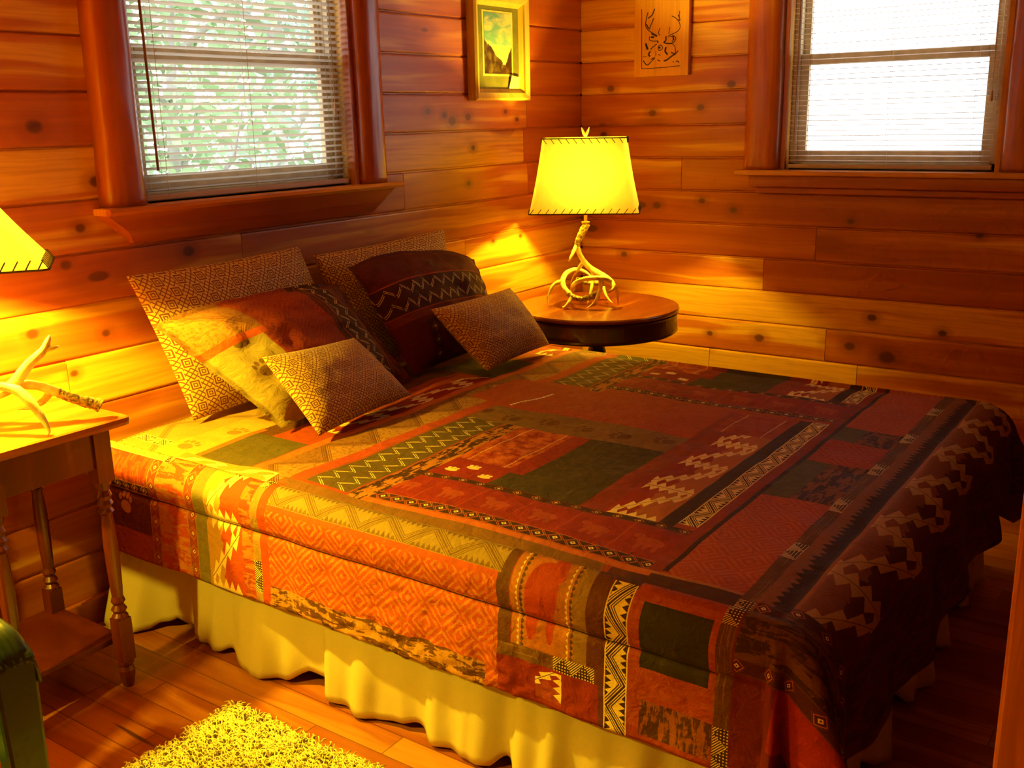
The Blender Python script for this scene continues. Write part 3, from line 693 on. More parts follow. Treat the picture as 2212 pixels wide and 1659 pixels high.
def card_mat():
    t = Tree('printed_card', .5); x, y, z = t.coords(); ln = ((z * 160).frac() < .35) * (x > -.012) * (t.noise(t.vec(x * 300, 0.0, z * 40), 1.0, 1) > .45)
    t.put(t.p.inputs['Base Color'], t.mix(ln * .6, (0.95, 0.93, 0.8), (0.45, 0.40, 0.15))); return t.m
mb = MB(); mb.add([(-.043, -.017, -.030), (.036, -.017, -.030), (.036, -.025, .018), (-.030, -.025, .026), (-.043, -.019, -.030), (.036, -.019, -.030), (.036, -.027, .018), (-.030, -.027, .026)],
                  [(0, 1, 2, 3), (7, 6, 5, 4), (0, 4, 5, 1), (1, 5, 6, 2), (2, 6, 7, 3), (3, 7, 4, 0)])
o = mb.build('card', card_mat(), None); o.location = (3.930, YW, 1.79 - .140)
tag(o, 'small white printed card tucked into the corner of the framed landscape', 'card')
# deer plaque
plq = thing('wood_plaque', 'pale wooden plaque burned with a line drawing of a buck', 'plaque', (XW, 2.295, 1.845))
MB().box(-.030, -.001, -.142, .142, -.178, .178).build('board', wood('birch_plaque', 2, .9, .5, knots=.1, base=((.58, .24, .05), (.64, .28, .055), (.70, .33, .07), (.2, .1, .04)), across=1, seed=91), plq, bevel=.003)
burn = simple('burned_line', (0.055, 0.025, 0.012), .9)
def dl(mb, pts, r=.0018):   # crop pixels of the sketch -> plaque-local
    q = smooth_path([(-.0305, .142 - (x - 85) / 1110 * .284, .178 - (y + 140) / 1680 * .356, r) for x, y in pts], 4)
    mb.tube([p[:3] for p in q], [p[3] for p in q], 5, flat=1.0)
mb = MB()
for a, r in [([(240, 100), (245, 700), (250, 1360)], .0016), ([(250, 1365), (640, 1360), (1030, 1340)], .0016),
             ([(505, 115), (450, 240), (370, 300)], .003), ([(370, 175), (340, 300), (320, 440), (370, 540), (470, 620), (560, 680)], .002),
             ([(490, 310), (440, 420), (400, 530)], .0022), ([(340, 420), (385, 520)], .003), ([(620, 520), (590, 620), (620, 680)], .0016), ([(815, 520), (800, 660)], .0014),
             ([(850, 290), (930, 340), (1000, 430), (1020, 540), (970, 620), (840, 680), (780, 720)], .0018), ([(1010, 200), (1000, 300), (1015, 400), (985, 370)], .0018), ([(980, 280), (1010, 350)], .0025),
             ([(450, 630), (560, 690)], .004), ([(410, 680), (410, 760), (480, 790), (580, 790)], .0018), ([(440, 700), (500, 710)], .004),
             ([(740, 700), (740, 790), (700, 830), (780, 860), (880, 860)], .003), ([(830, 720), (900, 710), (940, 760), (900, 840), (860, 800)], .002), ([(880, 700), (900, 800)], .0035),
             ([(575, 790), (580, 830)], .004), ([(590, 900), (640, 880), (680, 940), (640, 990), (590, 980), (590, 900)], .0018), ([(600, 930), (630, 940)], .0045),
             ([(560, 850), (490, 900), (430, 960)], .0025), ([(430, 1000), (390, 1060), (420, 1110)], .004), ([(330, 830), (370, 960)], .005),
             ([(540, 1000), (540, 1110)], .0012), ([(590, 1075), (640, 1100)], .0015), ([(745, 930), (730, 1020), (780, 1090)], .004), ([(880, 870), (930, 950), (940, 1080)], .0016),
             ([(940, 1080), (860, 1130), (770, 1200), (710, 1220)], .004), ([(990, 1020), (930, 1080), (850, 1050)], .0025), ([(580, 1190), (630, 1220)], .0022),
             ([(280, 1190), (360, 1290), (430, 1240), (520, 1140), (440, 1170)], .0025), ([(890, 1240), (905, 1260)], .0022), ([(950, 1250), (980, 1235), (1015, 1270)], .0022), ([(270, 1110), (350, 1110)], .0012)]:
    dl(mb, a, r)
mb.build('burned_drawing', burn, plq)

# ------------------------------------------------------------------ rug and garden chair
rug = thing('shag_rug', 'cream shag rug beside the bed with thick looped pile', 'rug', (0, 0, 0))
def rug_mat(name, a, b):
    t = Tree(name, .9); x, y, z = t.coords(); n = t.noise(t.vec(x, y, z), 30, 2)
    t.put(t.p.inputs['Base Color'], t.mix(n, a, b)); return t.m
RX0, RX1, RY0, RY1 = .88, 1.50, .95, 1.975
MB().box(RX0, RX1, RY0, RY1, .001, .012).build('backing', rug_mat('rug_backing', (.35, .27, .12), (.42, .33, .16)), rug)
n = 15000; rs = np.random.RandomState(3)
gx = rs.uniform(RX0 + .004, RX1 + .006, n); gy = rs.uniform(RY0, RY1 + .006, n); an = rs.uniform(0, 2 * PI, n); L = rs.uniform(.018, .032, n)
rings = 4; m = 4; V = np.zeros((n, rings, m, 3)); tt = np.linspace(0, 1, rings)
for j, t_ in enumerate(tt):
    out = L * (t_ ** 1.3); hh = .010 + .020 * np.sin(t_ * PI * .72) + rs.uniform(-.001, .001, n)
    cx_ = gx + np.cos(an + t_ * .8) * out * .8; cy_ = gy + np.sin(an + t_ * .8) * out * .8
    r_ = .0027 * (1 - .35 * t_ ** 4)
    for q in range(m):
        a_ = 2 * PI * q / m
        V[:, j, q, 0] = cx_ - np.sin(an) * math.cos(a_) * r_; V[:, j, q, 1] = cy_ + np.cos(an) * math.cos(a_) * r_; V[:, j, q, 2] = hh + math.sin(a_) * r_
idx = np.arange(n)[:, None] * rings * m
F4 = [[j * m + q, j * m + (q + 1) % m, (j + 1) * m + (q + 1) % m, (j + 1) * m + q] for j in range(rings - 1) for q in range(m)]
F4 = (idx[:, :, None] + np.array(F4)[None]).reshape(-1, 4); 
V2 = V.reshape(-1, 3)
o = obj('pile', V2, F4, rug_mat('rug_pile', (.62, .53, .24), (.80, .70, .38)), rug, smooth=True); o['kind'] = 'stuff'
gch = thing('garden_chair', 'dark green resin garden armchair cut off at the lower left', 'chair', (0, 0, 0))
green = simple('green_resin', (0.020, 0.050, 0.024), .42, .02, 30, coat=.2)
def arm(xc, y0, y1):
    V = []; F = []; n = 26; m = 18
    for i in range(n + 1):
        f = i / n; y = y0 + (y1 - y0) * f
        z = .640 + .02 * math.sin(f * PI * .8) - .045 * max(0, 1 - f * 7) ** 2
        for j in range(m + 1):
            g = j / m; rib = .0018 * math.cos(g * 2 * PI * 7) if .12 < g < .88 else 0
            w_ = .042 + .006 * math.sin(f * PI)
            V.append((xc + (g - .5) * 2 * w_, y, z - .020 * abs(2 * g - 1) ** 4 + rib - (0.03 if j in (0, m) else 0)))
    for i in range(n):
        for j in range(m): k_ = i * (m + 1) + j; F.append((k_, k_ + 1, k_ + m + 2, k_ + m + 1))
    return V, F
for sx, xc in ((1, .790), (-1, .27)):
    V, F = arm(xc, 1.628, 2.12); obj('armrest', V, F, green, gch, smooth=True, solid=.006)
    mb = MB(); mb.add([(xc - .040, 1.630, .60), (xc + .040, 1.630, .60), (xc + .043, 1.668, .625), (xc - .043, 1.668, .625), (xc - .026, 1.640, 0), (xc + .026, 1.640, 0), (xc + .026, 1.682, 0), (xc - .026, 1.682, 0),
                       (xc - .036, 1.630, .42), (xc + .036, 1.630, .42), (xc + .036, 1.672, .42), (xc - .036, 1.672, .42)],
                      [(0, 1, 2, 3), (0, 8, 9, 1), (1, 9, 10, 2), (2, 10, 11, 3), (3, 11, 8, 0), (8, 4, 5, 9), (9, 5, 6, 10), (10, 6, 7, 11), (11, 7, 4, 8), (7, 6, 5, 4)])
    mb.build('leg', green, gch, bevel=.008)
    mb = MB(); mb.add([(xc - .024, 2.07, .0), (xc + .024, 2.07, 0), (xc + .024, 2.12, 0), (xc - .024, 2.12, 0), (xc - .022, 2.05, .64), (xc + .022, 2.05, .64), (xc + .022, 2.10, .64), (xc - .022, 2.10, .64)],
                      [(3, 2, 1, 0), (4, 5, 6, 7), (0, 1, 5, 4), (1, 2, 6, 5), (2, 3, 7, 6), (3, 0, 4, 7)]); mb.build('leg', green, gch, bevel=.006)
V = []; F = []
for i in range(15):
    for j in range(15):
        f, g = i / 14, j / 14; V.append((.29 + .46 * f, 1.66 + .42 * g, .425 - .03 * g - .015 * math.sin(f * PI) + (-.03 * max(0, 1 - g * 8))))
for i in range(14):
    for j in range(14): q = i * 15 + j; F.append((q, q + 15, q + 16, q + 1))
obj('seat', V, F, green, gch, smooth=True, solid=.008)
mb = MB()
for i in range(7): x0 = .31 + i * .062; mb.add([(x0, 2.085, .41), (x0 + .046, 2.085, .41), (x0 + .046, 2.20, .88), (x0, 2.20, .88), (x0, 2.097, .41), (x0 + .046, 2.097, .41), (x0 + .046, 2.212, .88), (x0, 2.212, .88)], [(0, 1, 2, 3), (7, 6, 5, 4), (0, 4, 5, 1), (1, 5, 6, 2), (2, 6, 7, 3), (3, 7, 4, 0)])
mb.add([(.29, 2.195, .86), (.77, 2.195, .86), (.74, 2.215, .94), (.32, 2.215, .94), (.29, 2.213, .86), (.77, 2.213, .86), (.74, 2.233, .94), (.32, 2.233, .94)], [(0, 1, 2, 3), (7, 6, 5, 4), (0, 4, 5, 1), (1, 5, 6, 2), (2, 6, 7, 3), (3, 7, 4, 0)])
mb.build('backrest', green, gch)

# ------------------------------------------------------------------ bed linen: woven patterns, all in metres of cloth
CREAM, TAN, OLIVE, BROWN, RUST, RED, ORNG, DKBR = (0.80, 0.62, 0.26), (0.36, 0.20, 0.055), (0.095, 0.070, 0.022), (0.12, 0.042, 0.016), (0.34, 0.052, 0.016), (0.26, 0.020, 0.012), (0.50, 0.12, 0.026), (0.050, 0.016, 0.012)
MOSS = (0.22, 0.165, 0.045)
class Cloth(Tree):
    def __init__(s, name):
        super().__init__(name, .75)
        s.u, s.v, _ = s.coords('UV'); s.uv = s.vec(s.u, s.v, 0.0)
        s.n1 = s.noise(s.uv, 260, 2, .6); s.n2 = s.noise(s.uv, 28, 3, .6)
        s.p.inputs['Specular IOR Level'].default_value = .18
    def done(s, c):
        c = s.mix(s.n1.ramp(.3, .75) * .35, c, s.mix(.55, c, (0.02, .008, .005)))
        s.put(s.p.inputs['Base Color'], c)
        b = s.bump(s.noise(s.vec(s.u * 1.0, s.v * 1.0, 2.0), 22, 3, .55, .8), .38, .014)
        s.put(s.p.inputs['Normal'], s.bump(s.n1, .25, .0012, b)); return s.m
_cache = {}
def pat(kind, along=0, c0=0.0, w=0.1, a0=0.0, P=None, c1=None, c2=None):
    key = (kind, along, round(c0, 4), round(w, 4), round(a0, 4), P, c1, c2)
    if key in _cache: return _cache[key]
    t = Cloth(kind + '_weave'); A = (t.u if along == 0 else t.v) - a0; c = (t.v if along == 0 else t.u) - c0
    mottle = t.n2.ramp(.35, .65)
    if kind == 'plain': col = t.mix(mottle * .35, c1, tuple(q * .62 for q in c1))
    elif kind == 'ikat':
        n = t.noise(t.vec(A * 14, c * 60, 1.0), 1.0, 3, .65, .5); j = t.noise(t.vec(A * 90, c * 25, 3.0), 1.0, 2)
        col = t.mix((n + (j - .5) * .25).ramp(.46, .54), c1, c2)
    elif kind == 'fade':   # one colour gives way to another across the band along a jagged edge
        j = ((A / .012).pp(1.0) - .5) * .016 + (t.noise(t.vec(A * 25, 0.0, 1.0), 1.0, 1) - .5) * .03
        col = t.mix((c + j) > w * .5, c1, c2)
    elif kind == 'diamond':  # tone-on-tone concentric diamonds
        P_ = P or .115; fa = ((A / P_).frac() - .5).abs(); fc = ((c / P_).frac() - .5).abs()
        st = (t.noise(t.vec(A * 130, c * 130, 0.0), 1.0, 1) - .5) * .10
        d = fa + fc + st; r = ((d * 5.0).frac() < .42)
        col = t.mix(r * (mottle * .5 + .5), c1, c2)
    elif kind == 'chain':   # row of small diamonds between lines
        P_ = P or w * 1.05; fa = ((A / P_).frac() - .5).abs() * P_; fc = (c - w * .5).abs(); d = fa + fc
        col = t.mix((d - w * .40).abs() < .0013, c1, ORNG); col = t.mix((d - w * .52).abs() < .0011, col, c2)
        col = t.mix(d < w * .17, col, CREAM); col = t.mix(d < w * .07, col, DKBR)
        col = t.mix((fc - w * .47).abs() < .0016, col, c2)
    elif kind == 'tooth':  # pale band with triple zigzag lines and stepped teeth
        h = w * .5; z = ((A / (w * 1.05)).pp(1.0)) * (w * .8) + w * .1; d = (c - z).abs()
        col = t.mix(mottle * .2, c1, tuple(q * .75 for q in c1))
        ln = ((d / .0058).frac() < .5) * (d < .0145); s2 = ((A / .0155).pp(.5)) * .030
        teeth = ((c - .003) < s2 * ((z - c) > .018)).max(((w - .003) - c) < s2 * ((c - z) > .018)) * 1.0
        col = t.mix(teeth, col, c2); col = t.mix(ln, col, c2)
        col = t.mix(((c - w * .5).abs() - w * .47).abs() < .0015, col, c1)
    elif kind == 'stairs':  # sawtooth Z of little triangles
        g = P or .030; per = g * 8.0; lo_, hi_ = w * .08, w * .92
        col = t.mix((c + (t.noise(t.vec(A * 18, 0.0, 1.0), 1.0, 2) - .5) * .06 + ((A / .02).pp(1.0) - .5) * .012) > w * .55, c1, c2)
        h = 1.0 - ((c / g).frac() * 2.0 - 1.0).abs(); pa = (A / per).frac() * per - per * .5
        leg = (c - lo_) * ((per - g * 2.2) / (hi_ - lo_)) - (per - g * 2.2) * .5
        a1_ = pa - (leg * -1.0); a0_ = pa.abs() * -1.0 + per * .5
        h2 = ((pa) / g).frac()
        inside = (c > lo_) * (c < hi_)
        a0s = (pa.abs() * -1.0 + per * .5) * ((pa > 0.0) * 2.0 - 1.0); hb = 1.0 - h
        m1 = ((a0s > 0.0) * (a0_ < (g * 1.1) * h + g * .22)).max((a0s < 0.0) * (a0_ < (g * 1.1) * hb + g * .22)) * inside
        m2 = ((a1_ > 0.0) * (a1_ < (g * 1.1) * h + g * .22)).max((a1_ < 0.0) * (a1_.abs() < (g * 1.1) * hb + g * .22)) * inside
        col = t.mix(m1.max(m2), col, (.50, .31, .11) if w > .168 else CREAM)  # wide foot band: cream dulled in the colour for its weaker light
        col = t.mix((a0_ < .0014).max(a1_.abs() < .0016) * inside, col, BROWN)
    elif kind == 'zig':    # two rows of stitched white zigzags
        col = t.mix(mottle * .4, c1, c2)
        for f in (.28, .72):
            z = ((A / .030).pp(1.0) - .5) * (w * .26) + w * f; d = (c - z).abs()
            m = ((d - .0045).abs() < .0017) * ((A / .030 + .1).frac() < .85)
            col = t.mix(m, col, CREAM)
        z = (c - w * .5).abs(); col = t.mix((z - w * .47).abs() < .003, col, RUST)
    elif kind == 'tri':    # hatched triangles side by side
        z = ((A / (w * .8)).pp(1.0)) * w * .9 + w * .05; d = (c - z).abs()
        col = t.mix((c > z) * .55, c1, c2)
        col = t.mix(((d / .008).frac() < .45) * (d < .022), col, c2)
        j = t.noise(t.vec(A * 80, c * 80, 0.0), 1.0, 2); col = t.mix((j > .56) * .5, col, c2)
    elif kind == 'paws':
        P_ = P or .13; k_ = (A / P_).floor(); sh = (t.white(t.vec(k_, 3.0, 1.0)) - .5) * .04
        x = ((A / P_).frac() - .5) * P_; y = c - w * .5 - sh
        def el(cx, cy, rx, ry): return (((x - cx) / rx) * ((x - cx) / rx) + ((y - cy) / ry) * ((y - cy) / ry)) < 1.0
        m = el(-.010, 0, .020, .026)
        for cx, cy in ((.016, -.027), (.026, -.010), (.027, .009), (.017, .026)): m = m.max(el(cx, cy, .010, .0075))
        col = t.mix(mottle * .4, c1, tuple(q * .7 for q in c1)); col = t.mix(m, col, c2)
    elif kind == 'creampaw':
        col = t.mix(mottle * .35, c1, tuple(q * .6 for q in c1)); x, y = A, c
        def el(cx, cy, rx, ry): return (((x - cx) / rx) * ((x - cx) / rx) + ((y - cy) / ry) * ((y - cy) / ry)) < 1.0
        m = None
        for (bx, by) in ((.045, .155), (.085, .11), (.04, .04)):
            for q in (el(bx, by, .010, .020), el(bx + .013, by - .013, .006, .006), el(bx + .016, by, .006, .006), el(bx + .013, by + .013, .006, .006)): m = q if m is None else m.max(q)
        col = t.mix(m, col, CREAM)
    elif kind == 'bear':    # soft animal shape between two columns of tiny triangles; A runs down the side of the bed
        x = c / w - .5; y = A
        def el(cx, cy, rx, ry): return (((x - cx) / rx) * ((x - cx) / rx) + ((y - cy) / ry) * ((y - cy) / ry)) < 1.0
        n = (t.noise(t.uv, 60, 2) - .5) * .3
        m = el(.0, -.10, .26, .07).max(el(-.17, -.045, .13, .034)).max(el(.18, -.16, .10, .06)).max(el(-.12, -.16, .07, .06)).max(el(-.25, -.055, .08, .016)).max(el(-.13, -.012, .03, .012))
        col = t.mix(mottle, c1, tuple(q * .75 for q in c1)); col = t.mix(m * .9, col, c2)
        for f, sg in ((-.40, 1), (.40, 1)):
            fa = (A / .0135).frac(); xx = (x - f) * w
            tr = ((fa - .5).abs() * 2.0 * .006 + (xx + .003).abs()) < .006
            col = t.mix(tr * (xx > -.003), col, CREAM); col = t.mix((((fa - .5).abs() * .012 + (xx + .011).abs()) < .006) * (xx < -.008), col, DKBR)
            col = t.mix((xx.abs() < .02) * .15, col, TAN)
    elif kind == 'hatch':   # bright hatched dashes set into a dark strip
        P_ = P or .31; f = (A / P_).frac(); on = f < .30
        z = (A / .026).pp(1.0) * w; dg = (((A + c) / .0062).frac() < .5) * (c > z); dots = ((A / .007).frac() < .45) * ((c / .007).frac() < .45) * (c < z)
        col = t.mix(mottle * .3, c1, c2)
        base = t.mix(dg.max(dots), DKBR, CREAM); col = t.mix(on, col, base)
        z3 = t.noise(t.vec(A * 8, c * 260, 1.0), 1.0, 1); col = t.mix((z3 > .6) * (f > .30) * .35, col, TAN)
    elif kind == 'dots':    # panel with two dotted lines
        col = t.mix(mottle, c1, c2)
        for f in (.12, .80): col = t.mix(((c - w * f).abs() < .0022) * ((A / .009).frac() < .5), col, CREAM)
    elif kind == 'animals':  # dim tone-on-tone animals in panels
        P_ = .14; x = ((A / P_).frac() - .5) * P_; y = c - w * .5
        def el(cx, cy, rx, ry): return (((x - cx) / rx) * ((x - cx) / rx) + ((y - cy) / ry) * ((y - cy) / ry)) < 1.0
        m = el(.0, .0, .034, .020).max(el(.034, .018, .014, .011)).max(el(-.022, -.026, .006, .018)).max(el(.020, -.026, .006, .018)).max(el(.0, -.026, .005, .014))
        col = t.mix(mottle * .5, c1, tuple(q * .7 for q in c1)); col = t.mix(m * .55, col, c2)
        col = t.mix((((A / P_).frac() - .03).abs() < .012) * .6, col, c2)
    elif kind == 'sunstreak':  # streak of sun through the blind, painted on the rust as pale dashes
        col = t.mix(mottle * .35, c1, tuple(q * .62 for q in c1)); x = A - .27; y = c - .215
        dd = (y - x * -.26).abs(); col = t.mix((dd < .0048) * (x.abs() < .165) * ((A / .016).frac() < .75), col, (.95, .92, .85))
    _cache[key] = t.done(col); return _cache[key]
# patches on the comforter: (u0, u1, v0, v1, material); later ones lie over earlier ones
HU0, HU1, HV0, HV1 = 1.345, 3.82, 0.22, 2.70
patches = [(HU0, HU1, HV0, HV1, pat('plain', c1=RUST))]
def A_(u0, u1, v0, v1, kind, along=0, **k):
    c0 = v0 if along == 0 else u0; w = (v1 - v0) if along == 0 else (u1 - u0); a0 = u0 if along == 0 else v0
    patches.append((u0, u1, v0, v1, pat(kind, along, c0, w, k.pop('a0', a0), k.pop('P', None), k.pop('c1', RUST), k.pop('c2', BROWN))))
for o in (0.0, 1.2, 2.4):   # the woven repeat across the bed
    if o < 2:
        A_(1.70 + o, 1.98 + o, 2.14, 2.40, 'plain', c1=OLIVE)
        A_(1.98 + o, 2.92 + o, 2.30, 2.60, 'plain', c1=BROWN)
        A_(2.10 + o, 2.92 + o, 2.13, 2.23, 'stairs', 0, c1=RED, c2=RUST, P=.028)
        A_(1.70 + o, 2.92 + o, 1.975, 2.10, 'tri', 0, c1=(0.36, .17, .04), c2=BROWN)
        A_(1.70 + o, 2.92 + o, 2.100, 2.135, 'plain', c1=ORNG)
        A_(1.70 + o, 2.60 + o, 1.930, 1.975, 'plain', c1=(0.40, .06, .018))
        A_(1.76 + o, 2.52 + o, 1.765, 1.930, 'zig', 0, c1=OLIVE, c2=BROWN)
        A_(1.69 + o, 2.50 + o, 1.700, 1.765, 'ikat', 0, c1=(0.42, .16, .035), c2=DKBR)
        A_(1.815 + o, 1.965 + o, .90, 1.70, 'animals', 1, c1=RED, c2=(0.38, .075, .025))
        A_(1.770 + o, 1.815 + o, .90, 1.71, 'chain', 1, c1=DKBR, c2=(0.40, .10, .03))
        A_(1.965 + o, 1.995 + o, .90, 1.73, 'chain', 1, c1=DKBR, c2=BROWN, P=.058)
        A_(1.995 + o, 2.13 + o, 1.50, 1.70, 'creampaw', 0, c1=RED)
        A_(2.13 + o, 2.46 + o, 1.52, 1.70, 'dots', 0, c1=ORNG, c2=RED)
        A_(1.995 + o, 2.48 + o, 1.22, 1.50, 'plain', c1=(0.060, .042, .016))
        A_(2.10 + o, 2.50 + o, 1.46, 1.52, 'plain', c1=RED)
        A_(2.46 + o, 2.62 + o, 1.20, 1.92, 'paws', 1, c1=(.20, .105, .035), c2=BROWN)
        A_(2.62 + o, 2.93 + o, 1.16, 1.97, 'diamond', 0, c1=RUST, c2=(.30, .035, .014), P=.10)
        A_(1.995 + o, 2.93 + o, 1.155, 1.22, 'plain', c1=(.24, .030, .014))
        A_(1.995 + o, 2.72 + o, 1.00, 1.155, 'stairs', 0, c1=(.38, .12, .03), c2=RED, P=.026)
        A_(2.72 + o, 2.93 + o, 1.02, 1.20, 'dots', 0, c1=RUST, c2=RED)
        A_(1.995 + o, 2.95 + o, .965, 1.005, 'plain', c1=DKBR)
        A_(2.02 + o, 2.95 + o, .915, .965, 'tooth', 0, c1=CREAM, c2=DKBR)
        A_(1.76 + o, 2.96 + o, .885, .915, 'plain', c1=(.24, .026, .012))
        A_(1.76 + o, 2.30 + o, .695, .872, 'diamond', 0, c1=RUST, c2=(.42, .10, .03), P=.10)
        A_(2.30 + o, 2.96 + o, .80, .872, 'plain', c1=OLIVE)
        A_(2.30 + o, 2.96 + o, .695, .80, 'ikat', 0, c1=(.20, .06, .02), c2=DKBR)
        A_(2.62 + o, 2.82 + o, .70, .87, 'diamond', 0, c1=RUST, c2=RED)
        A_(1.78 + o, 2.98 + o, .872, .885, 'plain', c1=DKBR)
A_(2.645, 2.93, 1.66, 2.05, 'sunstreak', 0, c1=RUST, a0=2.40)
# foot end
A_(1.66, HU1, .20, .665, 'plain', c1=(.13, .022, .016))
A_(1.70, HU1, .600, .668, 'fade', 0, c1=DKBR, c2=(.24, .08, .03))
A_(1.66, HU1, .430, .600, 'stairs', 0, c1=(.10, .014, .012), c2=(.25, .075, .022), P=.037)
A_(1.66, HU1, .20, .430, 'ikat', 0, c1=(.10, .012, .014), c2=(.06, .012, .014))
A_(1.36, 1.66, .20, .665, 'plain', c1=(.16, .014, .014))
A_(1.44, 1.60, .22, .55, 'plain', c1=(.34, .022, .014))
A_(1.60, 1.72, .20, .66, 'ikat', 1, c1=(.14, .05, .02), c2=DKBR)
A_(1.565, 1.60, .20, .660, 'chain', 1, c1=(.08, .016, .014), c2=BROWN, P=.07)
A_(1.72, 1.755, .26, .660, 'chain', 1, c1=(.08, .016, .014), c2=BROWN, P=.07)
A_(HU0, HU1, .665, .698, 'hatch', 0, c1=BROWN, c2=(.16, .06, .02), a0=1.655 - .31)
# left side of the bed, from the foot to the head
A_(1.60, 1.765, .698, .955, 'plain', c1=(.08, .022, .018)); A_(1.762, 1.772, .698, .965, 'plain', c1=(.40, .16, .05))
A_(1.36, 1.70, .698, .885, 'plain', c1=(.36, .05, .016)); A_(1.375, 1.675, .698, .890, 'ikat', 1, c1=(.38, .075, .02), c2=RUST)
A_(1.512, 1.655, .712, .862, 'plain', c1=(.040, .032, .020)); A_(1.36, 1.44, .70, .86, 'ikat', 0, c1=(.09, .03, .02), c2=(.30, .09, .03))
A_(1.345, 1.685, .888, .942, 'tooth', 0, c1=(.85, .66, .25), c2=DKBR)
A_(1.345, 1.765, .942, .985, 'plain', c1=(.12, .03, .016)); A_(1.45, 1.72, .985, 1.018, 'plain', c1=(.27, .14, .045))
patches.append((1.47, 1.715, 1.018, 1.175, pat('bear', 0, 1.018, .157, 1.715, None, (.48, .15, .035), (.38, .035, .014))))
A_(1.44, 1.475, .965, 1.30, 'hatch', 1, c1=BROWN, c2=TAN, P=.34, a0=.965)
A_(1.345, 1.44, .955, 1.22, 'plain', c1=(.26, .025, .014)); A_(1.36, 1.44, 1.045, 1.115, 'stairs', 1, c1=(.3, .05, .02), c2=RED, P=.018)
A_(1.47, 1.76, 1.178, 1.212, 'plain', c1=(.13, .045, .02))
A_(1.345, 1.64, 1.212, 1.955, 'diamond', 1, c1=(.44, .070, .018), c2=(.52, .19, .040), P=.105)
A_(1.345, 1.405, 1.25, 1.96, 'ikat', 1, c1=(.50, .23, .06), c2=BROWN)
A_(1.632, 1.700, 1.205, 2.0, 'tooth', 1, c1=(.33, .21, .055), c2=(.17, .085, .022)); A_(1.620, 1.634, 1.212, 1.955, 'plain', c1=(.48, .08, .02))
A_(1.700, 1.748, 1.00, 1.99, 'plain', c1=(.20, .085, .022)); A_(1.748, 1.768, .90, 1.72, 'plain', c1=(.50, .12, .025))
A_(1.36, 1.72, 1.955, 1.985, 'plain', c1=(.46, .06, .018)); A_(1.345, 1.715, 1.985, 2.013, 'hatch', 0, c1=TAN, c2=BROWN, P=.30, a0=1.375)
A_(1.345, 1.71, 2.013, 2.055, 'ikat', 1, c1=(.48, .16, .04), c2=RUST)
A_(1.345, 1.72, 2.055, 2.20, 'stairs', 0, c1=(.46, .065, .018), c2=(.50, .26, .055), P=.026)
A_(1.345, 1.71, 2.20, 2.245, 'plain', c1=MOSS); A_(1.345, 1.71, 2.245, 2.285, 'chain', 0, c1=(.30, .05, .016), c2=TAN, P=.055)
A_(1.345, 1.705, 2.285, 2.41, 'ikat', 1, c1=(.46, .065, .018), c2=(.50, .17, .04)); A_(1.345, 1.705, 2.41, 2.45, 'chain', 0, c1=(.26, .04, .016), c2=TAN, P=.055)
A_(1.58, 1.70, 2.45, 2.70, 'ikat', 0, c1=(.46, .07, .018), c2=(.30, .035, .016)); A_(1.43, 1.555, 2.45, 2.66, 'paws', 0, c1=(.12, .018, .014), c2=(.44, .18, .06), P=.16)
A_(1.555, 1.585, 2.45, 2.70, 'chain', 1, c1=DKBR, c2=(.50, .25, .06), P=.042)
A_(1.672, 1.705, 2.40, 2.70, 'chain', 1, c1=(.55, .34, .08), c2=(.80, .6, .2), P=.042); A_(1.67, 1.715, 2.385, 2.41, 'hatch', 1, c1=CREAM, c2=DKBR, P=.2)
A_(1.705, 2.30, 2.50, 2.70, 'tooth', 0, c1=(.42, .24, .07), c2=(.20, .11, .03)); A_(1.76, 1.80, 2.45, 2.68, 'tooth', 1, c1=CREAM, c2=OLIVE)
A_(1.72, 2.10, 2.38, 2.52, 'paws', 0, c1=(.52, .30, .07), c2=(.30, .15, .04), P=.16); A_(1.70, 1.76, 2.02, 2.42, 'stairs', 1, c1=(.50, .22, .045), c2=(.40, .20, .045), P=.03)
A_(1.76, 2.02, 2.36, 2.385, 'plain', c1=ORNG)

